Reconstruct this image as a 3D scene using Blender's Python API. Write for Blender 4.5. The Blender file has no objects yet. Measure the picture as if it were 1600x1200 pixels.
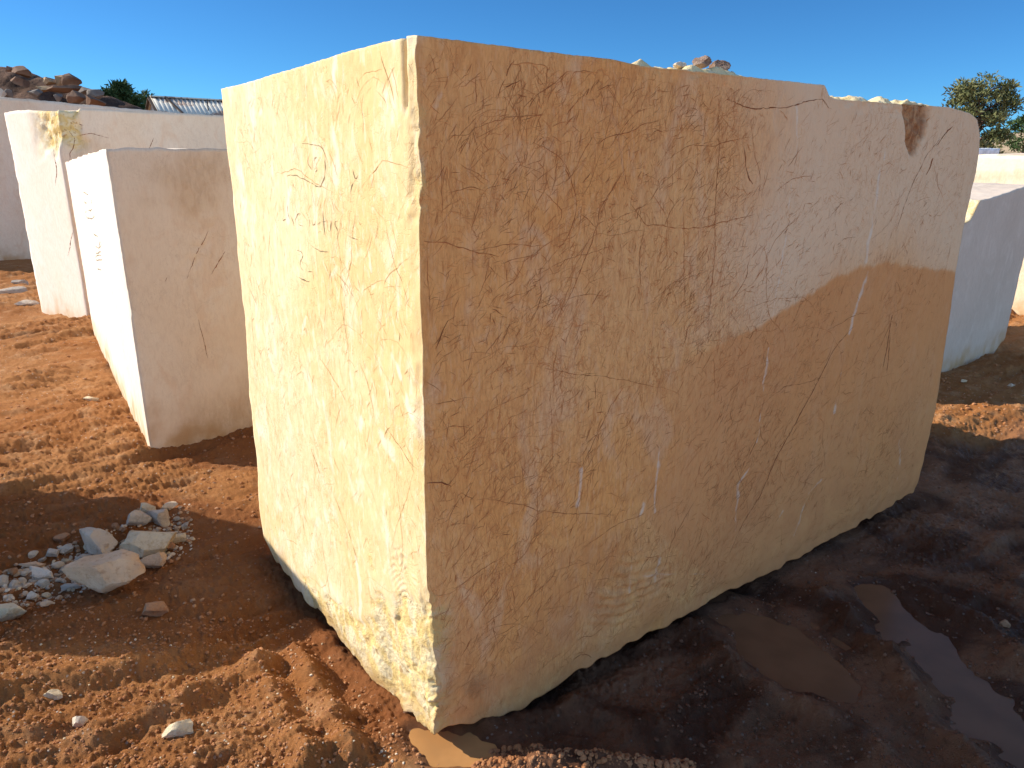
import bpy, bmesh, math, random
import numpy as np
from mathutils import Matrix, Vector
rad = math.radians
S = bpy.context.scene

# ------------------------------------------------------------------ camera
EYE = 1.65; FPX = 1121.0; HOR = 242.0; ROLL = -0.017
_p = math.atan((600-HOR)/FPX)
Fv = np.array([0, math.cos(_p), -math.sin(_p)]); Rv = np.array([1.0, 0, 0]); Uv = np.cross(Rv, Fv)
_c, _s = math.cos(ROLL), math.sin(ROLL)
Rv, Uv = _c*Rv-_s*Uv, _s*Rv+_c*Uv
cd = bpy.data.cameras.new("camera"); cam = bpy.data.objects.new("camera", cd); S.collection.objects.link(cam)
cam.matrix_world = Matrix(((Rv[0], Uv[0], -Fv[0], 0), (Rv[1], Uv[1], -Fv[1], 0), (Rv[2], Uv[2], -Fv[2], EYE), (0, 0, 0, 1)))
cd.sensor_width = 36; cd.lens = 36*FPX/1600; cd.clip_start = 0.05; cd.clip_end = 3000
S.camera = cam
# ------------------------------------------------------------------ sky, sun, exposure
SUN_EL = rad(31); SUN_AZ = rad(172)            # direction TO the sun, counter-clockwise from +X
w = bpy.data.worlds.new("World"); S.world = w; w.use_nodes = True
nt = w.node_tree; nt.nodes.clear()
sky = nt.nodes.new('ShaderNodeTexSky'); sky.sky_type = 'NISHITA'; sky.sun_disc = False
sky.sun_elevation = SUN_EL; sky.sun_rotation = rad(90)-SUN_AZ
sky.air_density = 0.8; sky.dust_density = 0.0; sky.ozone_density = 3.0; sky.altitude = 1500
bg = nt.nodes.new('ShaderNodeBackground'); bg.inputs[1].default_value = 0.15
wo = nt.nodes.new('ShaderNodeOutputWorld')
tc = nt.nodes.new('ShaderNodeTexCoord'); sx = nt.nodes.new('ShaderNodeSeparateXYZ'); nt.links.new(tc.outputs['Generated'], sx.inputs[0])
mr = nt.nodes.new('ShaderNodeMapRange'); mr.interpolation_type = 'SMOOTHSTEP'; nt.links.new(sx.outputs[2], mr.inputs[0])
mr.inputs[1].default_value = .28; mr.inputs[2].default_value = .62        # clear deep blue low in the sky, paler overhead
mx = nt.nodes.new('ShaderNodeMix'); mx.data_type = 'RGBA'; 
mr2 = nt.nodes.new('ShaderNodeMapRange'); mr2.interpolation_type = 'SMOOTHSTEP'; nt.links.new(sx.outputs[1], mr2.inputs[0])   # paler behind the camera, added as fill for the shaded brown face
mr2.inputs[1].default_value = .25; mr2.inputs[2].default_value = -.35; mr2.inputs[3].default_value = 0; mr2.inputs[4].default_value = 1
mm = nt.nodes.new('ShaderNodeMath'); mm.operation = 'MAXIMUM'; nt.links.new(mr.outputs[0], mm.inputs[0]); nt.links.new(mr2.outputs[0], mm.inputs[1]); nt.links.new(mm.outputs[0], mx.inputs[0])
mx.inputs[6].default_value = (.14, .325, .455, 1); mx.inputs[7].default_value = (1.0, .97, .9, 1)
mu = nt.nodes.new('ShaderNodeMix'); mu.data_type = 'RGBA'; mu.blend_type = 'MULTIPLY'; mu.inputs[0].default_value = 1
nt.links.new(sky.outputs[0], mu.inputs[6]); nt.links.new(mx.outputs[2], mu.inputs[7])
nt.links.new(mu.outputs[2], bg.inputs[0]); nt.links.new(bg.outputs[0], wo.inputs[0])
sd_ = bpy.data.lights.new("sun", 'SUN'); sd_.energy = 3.45; sd_.angle = rad(0.5); sd_.color = (1, 0.92, 0.79)
sun = bpy.data.objects.new("sun", sd_); S.collection.objects.link(sun)
sv = Vector((math.cos(SUN_EL)*math.cos(SUN_AZ), math.cos(SUN_EL)*math.sin(SUN_AZ), math.sin(SUN_EL)))
sun.rotation_euler = sv.to_track_quat('Z', 'Y').to_euler(); sun.location = (-20, 5, 15)
S.view_settings.view_transform = 'Standard'; S.view_settings.look = 'None'
S.view_settings.exposure = 1.02; S.view_settings.gamma = 1.0
S.render.engine = 'CYCLES'; S.render.resolution_x = 1024; S.render.resolution_y = 768

# ------------------------------------------------------------------ authoring helpers
def ray(x, y): return Fv*FPX + Rv*(x-800) + Uv*(600-y)
def gr(x, y, z=0.0):
    d = ray(x, y); return np.array([0, 0, EYE]) + d*((z-EYE)/d[2])
def at(x, y, Y):
    d = ray(x, y); return np.array([0, 0, EYE]) + d*(Y/d[1])
def onplane(N, D, x, y):
    d = ray(x, y); n = np.array([-D[1], D[0], 0.0]); P = np.array([N[0], N[1], 0.0]); E = np.array([0, 0, EYE])
    Q = E + d*((n@(P-E))/(n@d)); return float((Q-P)[:2]@np.array(D)), float(Q[2])

def _h(ix, iy, iz, s):
    h = (ix.astype(np.int64)*374761393 + iy.astype(np.int64)*668265263 + iz.astype(np.int64)*2147483647 + s*974634777) & 0xffffffff
    h = ((h ^ (h >> 13))*1274126177) & 0xffffffff
    h = ((h ^ (h >> 16))*2246822519) & 0xffffffff
    return ((h ^ (h >> 15)) & 0xffff)/32767.5-1.0
def noise(P, sc, s=0):
    Q = np.asarray(P, float)/sc; i = np.floor(Q); f = Q-i; f = f*f*f*(f*(f*6-15)+10); i = i.astype(np.int64)
    x, y, z = i[:, 0], i[:, 1], i[:, 2]; fx, fy, fz = f[:, 0], f[:, 1], f[:, 2]
    def L(a, b, t): return a+(b-a)*t
    c = [[[_h(x+a, y+b, z+d, s) for d in (0, 1)] for b in (0, 1)] for a in (0, 1)]
    return L(L(L(c[0][0][0], c[1][0][0], fx), L(c[0][1][0], c[1][1][0], fx), fy),
             L(L(c[0][0][1], c[1][0][1], fx), L(c[0][1][1], c[1][1][1], fx), fy), fz)
def fbm(P, sc, oct=4, s=0, g=.5):
    r = 0; a = 1; t = 0
    for k in range(oct): r = r+a*noise(P, sc/2**k, s+k*17); t += a; a *= g
    return r/t
def ss(a, b, x): t = np.clip((x-a)/(b-a), 0, 1); return t*t*(3-2*t)
def polyd(X, Y, pts, closed=False):
    """distance to a polyline (signed, negative inside, when closed)"""
    pts = [tuple(p[:2]) for p in pts]; d = np.full(X.shape, 1e9); ins = np.zeros(X.shape, bool)
    seg = list(zip(pts, pts[1:]+pts[:1])) if closed else list(zip(pts[:-1], pts[1:]))
    for (x0, y0), (x1, y1) in seg:
        dx, dy = x1-x0, y1-y0; l = dx*dx+dy*dy+1e-12
        t = np.clip(((X-x0)*dx+(Y-y0)*dy)/l, 0, 1); d = np.minimum(d, np.hypot(X-x0-t*dx, Y-y0-t*dy))
        if closed: ins ^= ((y0 > Y) != (y1 > Y)) & (X < (x1-x0)*(Y-y0)/((y1-y0) if y1 != y0 else 1e-9)+x0)
    return np.where(ins, -d, d) if closed else d

def mesh_obj(name, V, Fc, mats, midx=None, smooth=True, attrs=None, parent=None, loc=None):
    V = np.asarray(V, np.float32); me = bpy.data.meshes.new(name)
    if isinstance(Fc, np.ndarray) and Fc.ndim == 2:
        n, k = Fc.shape; me.vertices.add(len(V)); me.vertices.foreach_set('co', V.ravel())
        me.loops.add(n*k); me.loops.foreach_set('vertex_index', Fc.astype(np.int32).ravel())
        me.polygons.add(n); me.polygons.foreach_set('loop_start', np.arange(0, n*k, k, dtype=np.int32))
        me.polygons.foreach_set('loop_total', np.full(n, k, np.int32)); me.update(calc_edges=True)
    else: me.from_pydata(V.tolist(), [], [tuple(f) for f in Fc]); me.update()
    for m in (mats if isinstance(mats, (list, tuple)) else [mats]): me.materials.append(m)
    if midx is not None: me.polygons.foreach_set('material_index', np.asarray(midx, np.int32))
    me.polygons.foreach_set('use_smooth', np.full(len(me.polygons), smooth, bool))
    for k, v in (attrs or {}).items():
        a = me.attributes.new(k, 'FLOAT', 'POINT'); a.data.foreach_set('value', np.asarray(v, np.float32))
    o = bpy.data.objects.new(name, me); S.collection.objects.link(o)
    if parent is not None: o.parent = parent
    if loc is not None: o.location = loc
    return o
def tag(o, label=None, cat=None, group=None, kind=None):
    for k, v in (('label', label), ('category', cat), ('group', group), ('kind', kind)):
        if v: o[k] = v
    return o
def empty(name, loc=(0, 0, 0), rz=0):
    o = bpy.data.objects.new(name, None); S.collection.objects.link(o); o.location = loc; o.rotation_euler = (0, 0, rz)
    o.empty_display_size = .2; return o

# ------------------------------------------------------------------ materials
class NB:
    def __init__(s, name):
        s.m = bpy.data.materials.new(name); s.m.use_nodes = True; s.t = s.m.node_tree; s.t.nodes.clear()
        s.out = s.t.nodes.new('ShaderNodeOutputMaterial'); s.b = s.t.nodes.new('ShaderNodeBsdfPrincipled')
        s.t.links.new(s.b.outputs[0], s.out.inputs[0]); s.co = s.t.nodes.new('ShaderNodeTexCoord').outputs['Object']
    def put(s, sock, v):
        if isinstance(v, bpy.types.NodeSocket): s.t.links.new(v, sock)
        elif isinstance(v, (tuple, list)) and len(v) == 3 and sock.type == 'RGBA': sock.default_value = (*v, 1)
        else: sock.default_value = v
    def map(s, scale=(1, 1, 1), rot=(0, 0, 0), loc=(0, 0, 0), co=None):
        n = s.t.nodes.new('ShaderNodeMapping'); s.t.links.new(co or s.co, n.inputs[0])
        n.inputs['Scale'].default_value = scale; n.inputs['Rotation'].default_value = rot; n.inputs['Location'].default_value = loc
        return n.outputs[0]
    def noise(s, sc, det=4, co=None, dist=0, rough=.5):
        n = s.t.nodes.new('ShaderNodeTexNoise'); s.t.links.new(co or s.co, n.inputs['Vector'])
        n.inputs['Scale'].default_value = sc; n.inputs['Detail'].default_value = det; n.inputs['Distortion'].default_value = dist
        n.inputs['Roughness'].default_value = rough; return n.outputs['Fac']
    def vor(s, sc, co=None, feat='F1', out='Distance'):
        n = s.t.nodes.new('ShaderNodeTexVoronoi'); n.feature = feat; s.t.links.new(co or s.co, n.inputs['Vector'])
        n.inputs['Scale'].default_value = sc; return n.outputs[out]
    def ramp(s, v, a, b, lo=0.0, hi=1.0):
        n = s.t.nodes.new('ShaderNodeMapRange'); n.interpolation_type = 'SMOOTHSTEP'; s.put(n.inputs[0], v)
        for i, x in enumerate((a, b, lo, hi)): n.inputs[i+1].default_value = x
        return n.outputs[0]
    def math(s, op, a, b=0.0):
        n = s.t.nodes.new('ShaderNodeMath'); n.operation = op; s.put(n.inputs[0], a); s.put(n.inputs[1], b); return n.outputs[0]
    def mix(s, f, a, b):
        n = s.t.nodes.new('ShaderNodeMix'); n.data_type = 'RGBA'
        s.put(n.inputs[0], f); s.put(n.inputs[6], a); s.put(n.inputs[7], b); return n.outputs[2]
    def attr(s, k):
        n = s.t.nodes.new('ShaderNodeAttribute'); n.attribute_name = k; return n.outputs['Fac']
    def line(s, sc, w, co=None, det=2, dist=0, rough=.5):
        """thin curved lines where a noise passes its middle value"""
        n = s.noise(sc, det, co, dist, rough); d = s.math('ABSOLUTE', s.math('SUBTRACT', n, .5)); return s.ramp(d, 0, w, 1, 0)
    def bump(s, h, st=.3, d=.01, prev=None):
        n = s.t.nodes.new('ShaderNodeBump'); s.put(n.inputs['Height'], h); n.inputs['Strength'].default_value = st
        n.inputs['Distance'].default_value = d
        if prev: s.t.links.new(prev, n.inputs['Normal'])
        return n.outputs[0]
    def done(s, col, rough=.85, nrm=None, spec=.3):
        s.put(s.b.inputs['Base Color'], col); s.put(s.b.inputs['Roughness'], rough); s.put(s.b.inputs['Specular IOR Level'], spec)
        if nrm: s.t.links.new(nrm, s.b.inputs['Normal'])
        return s.m

def plain(name, col, rough=.8, spec=.3, var=.25, sc=6):
    b = NB(name); n = b.noise(sc, 5); c = b.mix(b.ramp(n, .3, .7), tuple(v*(1-var) for v in col), tuple(min(1, v*(1+var)) for v in col))
    return b.done(c, rough, b.bump(n, .3, .01), spec)

def stone_cut(name, c1, c2, c3, hair, hairamt, wetc=None, dirty=None, stri=.25, rot=(0, .6, 0), vein=None, grain=.22, rustc=((.24, .09, .035), (.46, .22, .09))):
    """wire-sawn marble: cloudy colour, hairline veins, faint vertical saw lines, broken patches"""
    b = NB(name)
    big = b.noise(1.1, 5, b.map((1, 1, .8), (.1, .5, 0)), .8)
    mid = b.noise(5, 6, b.map((1.3, 1.3, .7), rot), 1.2, .6)
    col = b.mix(b.ramp(big, .38, .62), c1, c2)
    col = b.mix(b.ramp(mid, .5, .72, 0, .75), col, c3)
    fine = b.noise(34, 5, b.map((1, 1, .45), rot), .5, .65)
    col = b.mix(b.ramp(fine, .42, .7, 0, grain*.9), col, hair)
    gr1 = b.ramp(b.noise(1, 4, b.map((120, 60, 22), (0, .85, 0)), .6, .6), .46, .66); gr2 = b.ramp(b.noise(1, 4, b.map((150, 60, 30), (0, .35, 0), (4, 2, 1)), .6, .6), .48, .66)
    col = b.mix(b.math('MULTIPLY', b.math('MAXIMUM', b.math('MULTIPLY', gr1, b.ramp(b.noise(3, 3), .35, .6)), b.math('MULTIPLY', gr2, .7)), grain), col, hair)
    lt = b.ramp(b.noise(1, 4, b.map((60, 40, 16), (0, .7, 0), (9, 1, 3)), .8, .6), .52, .7); col = b.mix(b.math('MULTIPLY', lt, .35), col, c3)
    # hairlines
    m1 = b.ramp(b.noise(2.3, 3), .42, .6); m2 = b.ramp(b.noise(3.1, 3, b.map(loc=(7, 3, 1))), .4, .6)
    l1 = b.math('MULTIPLY', b.line(3.0, .0035, b.map((1, 1, .55), rot), 5, .4, .6), m1)
    l2 = b.math('MULTIPLY', b.line(9, .009, b.map((1.1, 1.1, .5), rot, (3, 1, 2)), 4, .6, .6), m2)
    l3 = b.math('MULTIPLY', b.line(21, .02, b.map((.8, .8, 1.1), (0, 1.2, 0), (1, 5, 2)), 3, .8, .6), m1)
    l4 = b.math('MULTIPLY', b.line(48, .03, b.map((1.4, 1.4, .5), rot, (2, 5, 9)), 2, .5), m2)
    ln = b.math('MAXIMUM', b.math('MAXIMUM', l1, l2), b.math('MAXIMUM', b.math('MULTIPLY', l3, .6), b.math('MULTIPLY', l4, .45)))
    col = b.mix(b.math('MULTIPLY', ln, hairamt), col, hair)
    pale = b.attr('pale'); dark = b.attr('dark'); wv = b.attr('wv'); ro = b.attr('rough'); fe = b.attr('rust')
    if wetc:
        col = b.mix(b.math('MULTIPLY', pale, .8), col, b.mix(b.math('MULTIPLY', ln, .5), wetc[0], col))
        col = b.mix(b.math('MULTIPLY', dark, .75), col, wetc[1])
    col = b.mix(b.ramp(b.math('ADD', wv, b.math('MULTIPLY', b.math('SUBTRACT', b.noise(30, 4), .5), 1.0)), .3, .95, 0, .58), col, vein or (.80, .73, .60))
    rk = b.mix(b.ramp(b.noise(14, 6, dist=.8), .4, .62), (.80, .58, .22), (.86, .73, .46))
    rk = b.mix(b.ramp(b.noise(22, 5, dist=1.5), .6, .68, 0, .8), rk, (.50, .28, .10))
    col = b.mix(ro, col, rk)
    rr = b.mix(b.ramp(b.noise(18, 6, b.map((2, 2, .6)), 1), .4, .6), rustc[0], rustc[1])
    col = b.mix(fe, col, rr)
    if dirty: col = b.mix(b.math('MULTIPLY', b.attr('soil'), b.ramp(b.noise(9, 5), .3, .6, .4, 1)), col, dirty)
    st = b.noise(1, 3, b.map((160, 160, 2.5)))
    pit = b.ramp(b.vor(55), 0, .22, 0, 1)
    n1 = b.bump(st, stri, .0015); n2 = b.bump(b.math('SUBTRACT', 1.0, ln), .35, .0025, n1)
    n3 = b.bump(b.noise(120, 4), .25, .002, n2)
    n4 = b.bump(b.math('MULTIPLY', b.noise(45, 6, rough=.7), b.math('MAXIMUM', ro, fe)), .8, .02, n3)
    return b.done(col, .82, n4, .25)

M = {}
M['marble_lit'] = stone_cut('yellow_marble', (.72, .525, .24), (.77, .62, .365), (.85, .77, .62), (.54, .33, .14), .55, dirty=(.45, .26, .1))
M['marble_brown'] = stone_cut('shade_warmed_stained_marble', (.84, .40, .125), (.84, .46, .18), (.83, .52, .28), (.50, .18, .055), .7,
                              wetc=((.82, .60, .39), (.68, .30, .11)), dirty=(.60, .25, .095), rustc=((.34, .14, .055), (.56, .29, .13)), stri=.3, grain=.42)  # real brown stain, with orange raised to offset the bluish sky-lit shade
M['marble_pale'] = stone_cut('pale_marble', (.84, .68, .50), (.86, .73, .57), (.80, .60, .42), (.44, .28, .17), .22, dirty=(.5, .28, .12), grain=.12, rustc=((.52, .30, .13), (.66, .46, .26)))
M['marble_end'] = stone_cut('sunlit_marble_end', (.86, .77, .64), (.88, .80, .70), (.84, .74, .60), (.6, .45, .3), .15, dirty=(.6, .4, .2))  # whiter copy of the pale stone, strong sun put into the end faces' colour
M['marble_grey'] = stone_cut('grey_marble', (.62, .505, .40), (.67, .55, .44), (.74, .63, .52), (.46, .36, .27), .12, dirty=(.5, .3, .13))
M['marble_band'] = stone_cut('banded_marble', (.76, .60, .40), (.80, .67, .47), (.82, .73, .58), (.5, .3, .15), .2, dirty=(.5, .3, .13))
M['crack'] = plain('crack_line', (.27, .09, .035), .9, .1)
M['scratch'] = plain('scratch_mark', (.24, .18, .10), .9, .1)

def soil_mat():
    b = NB('red_soil'); wet = b.attr('wet'); dark = b.attr('stain_shade')
    n = b.noise(1.3, 6, dist=.5); f = b.noise(36, 8, rough=.75); g = b.noise(6, 6)
    dry = b.mix(b.ramp(n, .35, .65), (.40, .160, .048), (.48, .222, .082))
    dry = b.mix(b.ramp(g, .5, .72, 0, .7), dry, (.56, .31, .15))
    dry = b.mix(b.ramp(f, .5, .66, 0, .55), dry, (.25, .088, .032))
    pb = b.vor(70, out='Color'); pd = b.vor(70)
    sep = b.t.nodes.new('ShaderNodeSeparateColor'); b.t.links.new(pb, sep.inputs[0])
    peb = b.math('MULTIPLY', b.ramp(sep.outputs[0], .93, .95), b.ramp(pd, .28, .34, 1, 0))
    dry = b.mix(b.math('MULTIPLY', peb, .7), dry, (.6, .5, .4))
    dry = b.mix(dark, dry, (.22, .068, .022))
    wc = b.mix(b.ramp(b.noise(2.6, 8, dist=.8), .4, .6), (.12, .05, .025), (.30, .135, .066))
    wc = b.mix(b.ramp(f, .5, .68, 0, .6), wc, (.075, .033, .018)); wc = b.mix(b.math('MULTIPLY', peb, .5), wc, (.35, .3, .25))
    col = b.mix(wet, dry, wc)
    r = b.t.nodes.new('ShaderNodeMix'); b.put(r.inputs[0], wet); r.inputs[2].default_value = .95; b.put(r.inputs[3], b.ramp(b.noise(3.5, 7), .42, .58, .3, .85))
    n1 = b.bump(b.noise(38, 10, rough=.8), .9, .02); n2 = b.bump(b.noise(190, 5, rough=.8), .9, .006, n1)
    return b.done(col, r.outputs[0], n2, .14)
M['soil'] = soil_mat()
M['mud'] = plain('wet_mud', (.17, .08, .044), .7, .15)
def water_mat(name, c):
    b = NB(name); n = b.noise(7, 3)
    return b.done(b.mix(b.ramp(n, .35, .65), c, tuple(v*.8 for v in c)), .2, b.bump(b.noise(14, 2), .04, .01), .16)
M['water'] = water_mat('muddy_water', (.19, .09, .045)); M['water_lit'] = water_mat('sunlit_muddy_water', (.5, .25, .09))  # second is a brighter copy, sunlight put into the corner puddle's colour
def rock_mat(name, c1, c2, c3, sc=9):
    b = NB(name); n = b.noise(sc*.35, 5, dist=.6); f = b.noise(sc*3, 7, rough=.7)
    c = b.mix(b.ramp(n, .38, .6), c1, c2); c = b.mix(b.ramp(f, .5, .68, 0, .65), c, c3)
    return b.done(c, .9, b.bump(b.noise(sc*4, 7, rough=.7), .7, .02), .25)
M['rock_pink'] = rock_mat('pinkish_limestone', (.58, .38, .23), (.66, .48, .32), (.40, .2, .09))
M['rock_grey'] = rock_mat('grey_limestone', (.46, .38, .30), (.60, .50, .39), (.30, .22, .15))
M['rock_tan'] = rock_mat('tan_limestone', (.64, .50, .32), (.70, .57, .38), (.42, .26, .13))
M['rock_white'] = rock_mat('whitish_limestone', (.68, .56, .43), (.76, .63, .47), (.48, .32, .18))
M['rock_soil'] = rock_mat('soil_coated_stone', (.4, .2, .1), (.46, .27, .15), (.3, .12, .05))
M['rock_dk'] = rock_mat('dark_pinkish_rock', (.28, .17, .12), (.42, .3, .22), (.15, .09, .06), 30); M['rock_far'] = rock_mat('quarry_rock', (.17, .095, .06), (.25, .15, .095), (.10, .055, .035), 1.5); M['rock_fart'] = rock_mat('tan_quarry_rock', (.36, .24, .13), (.42, .29, .17), (.24, .14, .08), 1.5); M['rock_farg'] = rock_mat('grey_quarry_rock', (.17, .145, .125), (.23, .19, .155), (.12, .09, .07), 1.5)
M['clod'] = rock_mat('red_clod', (.42, .18, .07), (.5, .24, .11), (.3, .11, .045), 20)

# ------------------------------------------------------------------ main frame of the big block
N0 = gr(672, 1150)[:2]; AR = rad(37.3); RD = np.array([math.cos(AR), math.sin(AR)]); LD = np.array([-math.sin(AR), math.cos(AR)])
BX, BY, BZ0, BZ1 = 3.06, 1.45, -0.10, 1.895
def loc2(x, y): dx, dy = x-N0[0], y-N0[1]; return dx*RD[0]+dy*RD[1], dx*LD[0]+dy*LD[1]

# ------------------------------------------------------------------ ground
def G(pts): return [gr(*p, -0.09)[:2] for p in pts]
PUD = {  # name: (outline seen in the photo, level)
 'a': (G([(1105, 950), (1160, 932), (1235, 962), (1300, 1008), (1360, 1050), (1378, 1085), (1325, 1092), (1250, 1072), (1180, 1030)]), -.125),
 'b': (G([(1330, 903), (1395, 908), (1430, 950), (1500, 985), (1530, 1030), (1585, 1085), (1640, 1130), (1680, 1215), (1590, 1200), (1500, 1120), (1440, 1045), (1385, 975)]), -.13),
 'c': (G([(655, 1147), (705, 1150), (775, 1166), (790, 1178), (745, 1215), (668, 1215)]), -.075),
}
RIDGE = [(G([(760, 1192), (850, 1200), (960, 1197), (1070, 1200)]), .055, .05), (G([(462, 1008), (500, 1080), (552, 1190)]), .075, .045),
 (G([(395, 1030), (440, 1110), (490, 1200)]), .06, .05), (G([(0, 1090), (120, 1060), (260, 1040)]), .045, .06), (G([(150, 1160), (260, 1110), (420, 1030)]), .06, .05),
 (G([(1290, 925), (1400, 1030), (1500, 1150), (1560, 1230)]), .075, .07), (G([(1090, 975), (1200, 1060), (1330, 1130), (1450, 1230)]), .065, .07),
 (G([(1420, 900), (1520, 960), (1600, 1030)]), .06, .07), (G([(900, 1100), (1050, 1130), (1200, 1200)]), .045, .06),
 (G([(480, 960), (560, 1040), (640, 1110)]), .025, .05), (G([(0, 720), (150, 690), (230, 720)]), .04, .12), (G([(0, 640), (120, 600), (200, 590)]), .04, .12),
 (G([(260, 715), (330, 735), (410, 735)]), -.03, .15)]
def ground_z(X, Y):
    P = np.stack([X, Y, np.zeros_like(X)], 1); lx, ly = loc2(X, Y)
    dx = np.maximum(np.maximum(-lx, lx-BX), 0); dy = np.maximum(np.maximum(-ly, ly-BY), 0); d = np.hypot(dx, dy)
    front = ss(-.3, .2, lx)*ss(.25, -.1, ly)
    wet = np.clip(ss(-.05, .25, lx-.35*np.minimum(ly, 0)*0)*ss(.35, 0, ly)*ss(5.2, 3.4, lx+.35*ly)*ss(-3.3, -2.4, ly), 0, 1)
    # wet zone: right of the near corner, in front of the brown face
    wet = ss(-.12, .14, X-(N0[0]+.05)+.12*noise(P, .3, 5))*ss(-1.9, -1.2, -Y*0+X*0-1.0)*ss(4.75, 4.1, Y+.25*noise(P, .5, 8))
    wet = wet*ss(1.46, 1.56, Y+.06*noise(P, .12, 9)+.0*X)
    tgt = -.05-.09*ss(0, .7, np.maximum(lx, ly)); wgt = np.exp(-(d/(1.0+1.3*front))**2)
    z = tgt*wgt
    far = ss(9, 30, np.hypot(X, Y))
    z = z+.035*noise(P, 1.3, 1)*ss(.1, 1.2, d)+.02*noise(P, .45, 2)
    wp = P+.05*np.stack([noise(P, .11, 31), noise(P, .11, 32), 0*X], 1)
    rg = 1-np.abs(noise(wp*np.array([1, 1.6, 1]), .17, 3)); rg2 = 1-np.abs(noise(wp, .07, 4))
    amp = (1-.3*wet)*(1-far)*(.45+.8*ss(-.3, .3, fbm(P, 1.1, 2, 90)))
    stroke = noise(P*np.array([1, 1, 1])@np.array([[.8, -.6, 0], [.6, .8, 0], [0, 0, 1]])*np.array([.5, 2.2, 1]), .16, 44)
    stroke2 = noise(P@np.array([[.8, -.6, 0], [.6, .8, 0], [0, 0, 1]])*np.array([.6, 2.0, 1]), .06, 45)
    z = z+amp*(.012*(rg-.6)+.002*(rg2-.6)+.022*stroke+.007*stroke2+.003*noise(wp, .03, 6)+.0062*noise(P, .015, 7)+.0025*noise(P, .007, 8))
    cl = ss(.25, .7, noise(wp, .055, 77)); cm = ss(-.2, .4, noise(P, .5, 78)); z = z+amp*.006*cl*cm
    cl2 = ss(.35, .75, noise(P, .1, 79)); z = z+amp*.010*cl2*cm
    for pts, h, wd in RIDGE:
        q = polyd(X, Y, pts); z = z+h*np.exp(-(q/wd)**2)*(.85+.4*noise(P, .13, 12)+.12*noise(P, .04, 13))
    mud = wet*1.0
    for pts, lv in PUD.values():
        q = polyd(X, Y, pts, True)+.045*noise(P, .16, 21)+.018*noise(P, .05, 22)+.006*noise(P, .02, 24)+.012
        t = ss(.16, 0, q); z = z*(1-t)+t*(lv+np.clip(q, -.08, .2)*.35+.003*noise(P, .05, 23))
        mud = np.maximum(mud, ss(.08, 0, q)*.55)
    rise = .13*np.exp(-(((X+4.0)/1.0)**2+((Y-5.9)/.9)**2)); z = z+rise
    # rough wheel-churned slope in the right distance
    z = z+ss(14, 60, Y)*.6*noise(P, 20, 41)
    stain_shade = ss(-.2, .5, noise(P, .6, 51))*.12
    e = ((X+1.95)/1.35)**2+((Y-2.75)/.62)**2   # off-frame block's shadow over the rubble, deepened in the soil colour
    stain_shade = np.maximum(stain_shade, ss(1.15, .75, e+.15*noise(P, .25, 52))*.55)
    e2 = polyd(X, Y, G([(420, 850), (480, 950), (560, 1060), (640, 1130)])); stain_shade = np.maximum(stain_shade, ss(.22, .05, e2+.05*noise(P, .1, 53))*.7)
    e3 = ((X+1.5)/.6)**2+((Y-3.9)/.25)**2; stain_shade = np.maximum(stain_shade, ss(1.2, .7, e3)*.5)  # darker patch in front of the marked block's right side
    return z, mud, stain_shade
th = np.concatenate([np.linspace(-180, -42, 90)[:-1], np.linspace(-42, 42, 980), np.linspace(42, 180, 90)[1:]])
rr = [0.9]
while rr[-1] < 12: rr.append(rr[-1]*1.0033)
while rr[-1] < 900: rr.append(rr[-1]*1.03)
rr = np.array([.01, .4]+rr); TH, RR = np.meshgrid(np.radians(th), rr)
gx = (RR*np.sin(TH)).ravel(); gy = (RR*np.cos(TH)).ravel(); gz, gw, gs = ground_z(gx, gy)
na, nr = len(th), len(rr); I = np.arange(na*nr).reshape(nr, na)
gf = np.stack([I[:-1, :-1], I[:-1, 1:], I[1:, 1:], I[1:, :-1]], -1).reshape(-1, 4)[:, ::-1]
tag(mesh_obj('ground', np.stack([gx, gy, gz], 1), gf, M['soil'], attrs={'wet': gw, 'stain_shade': gs}), kind='structure')
def gz1(x, y): return float(ground_z(np.array([x], float), np.array([y], float))[0][0])
for k, (pts, lv) in PUD.items():
    c = np.mean(pts, 0); ring = []
    for i in range(len(pts)):
        a, b_ = np.array(pts[i]), np.array(pts[(i+1) % len(pts)])
        for t in (0, .5): q = a*(1-t)+b_*t; v = q-c; ring.append(c+v*(1+.1/np.linalg.norm(v)))
    V = [(c[0], c[1], lv)]+[(q[0], q[1], lv) for q in ring]; n = len(ring)
    tag(mesh_obj('puddle', V, [(0, 1+i, 1+(i+1) % n) for i in range(n)], M['water_lit' if k == 'c' else 'water']), kind='structure')

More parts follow.
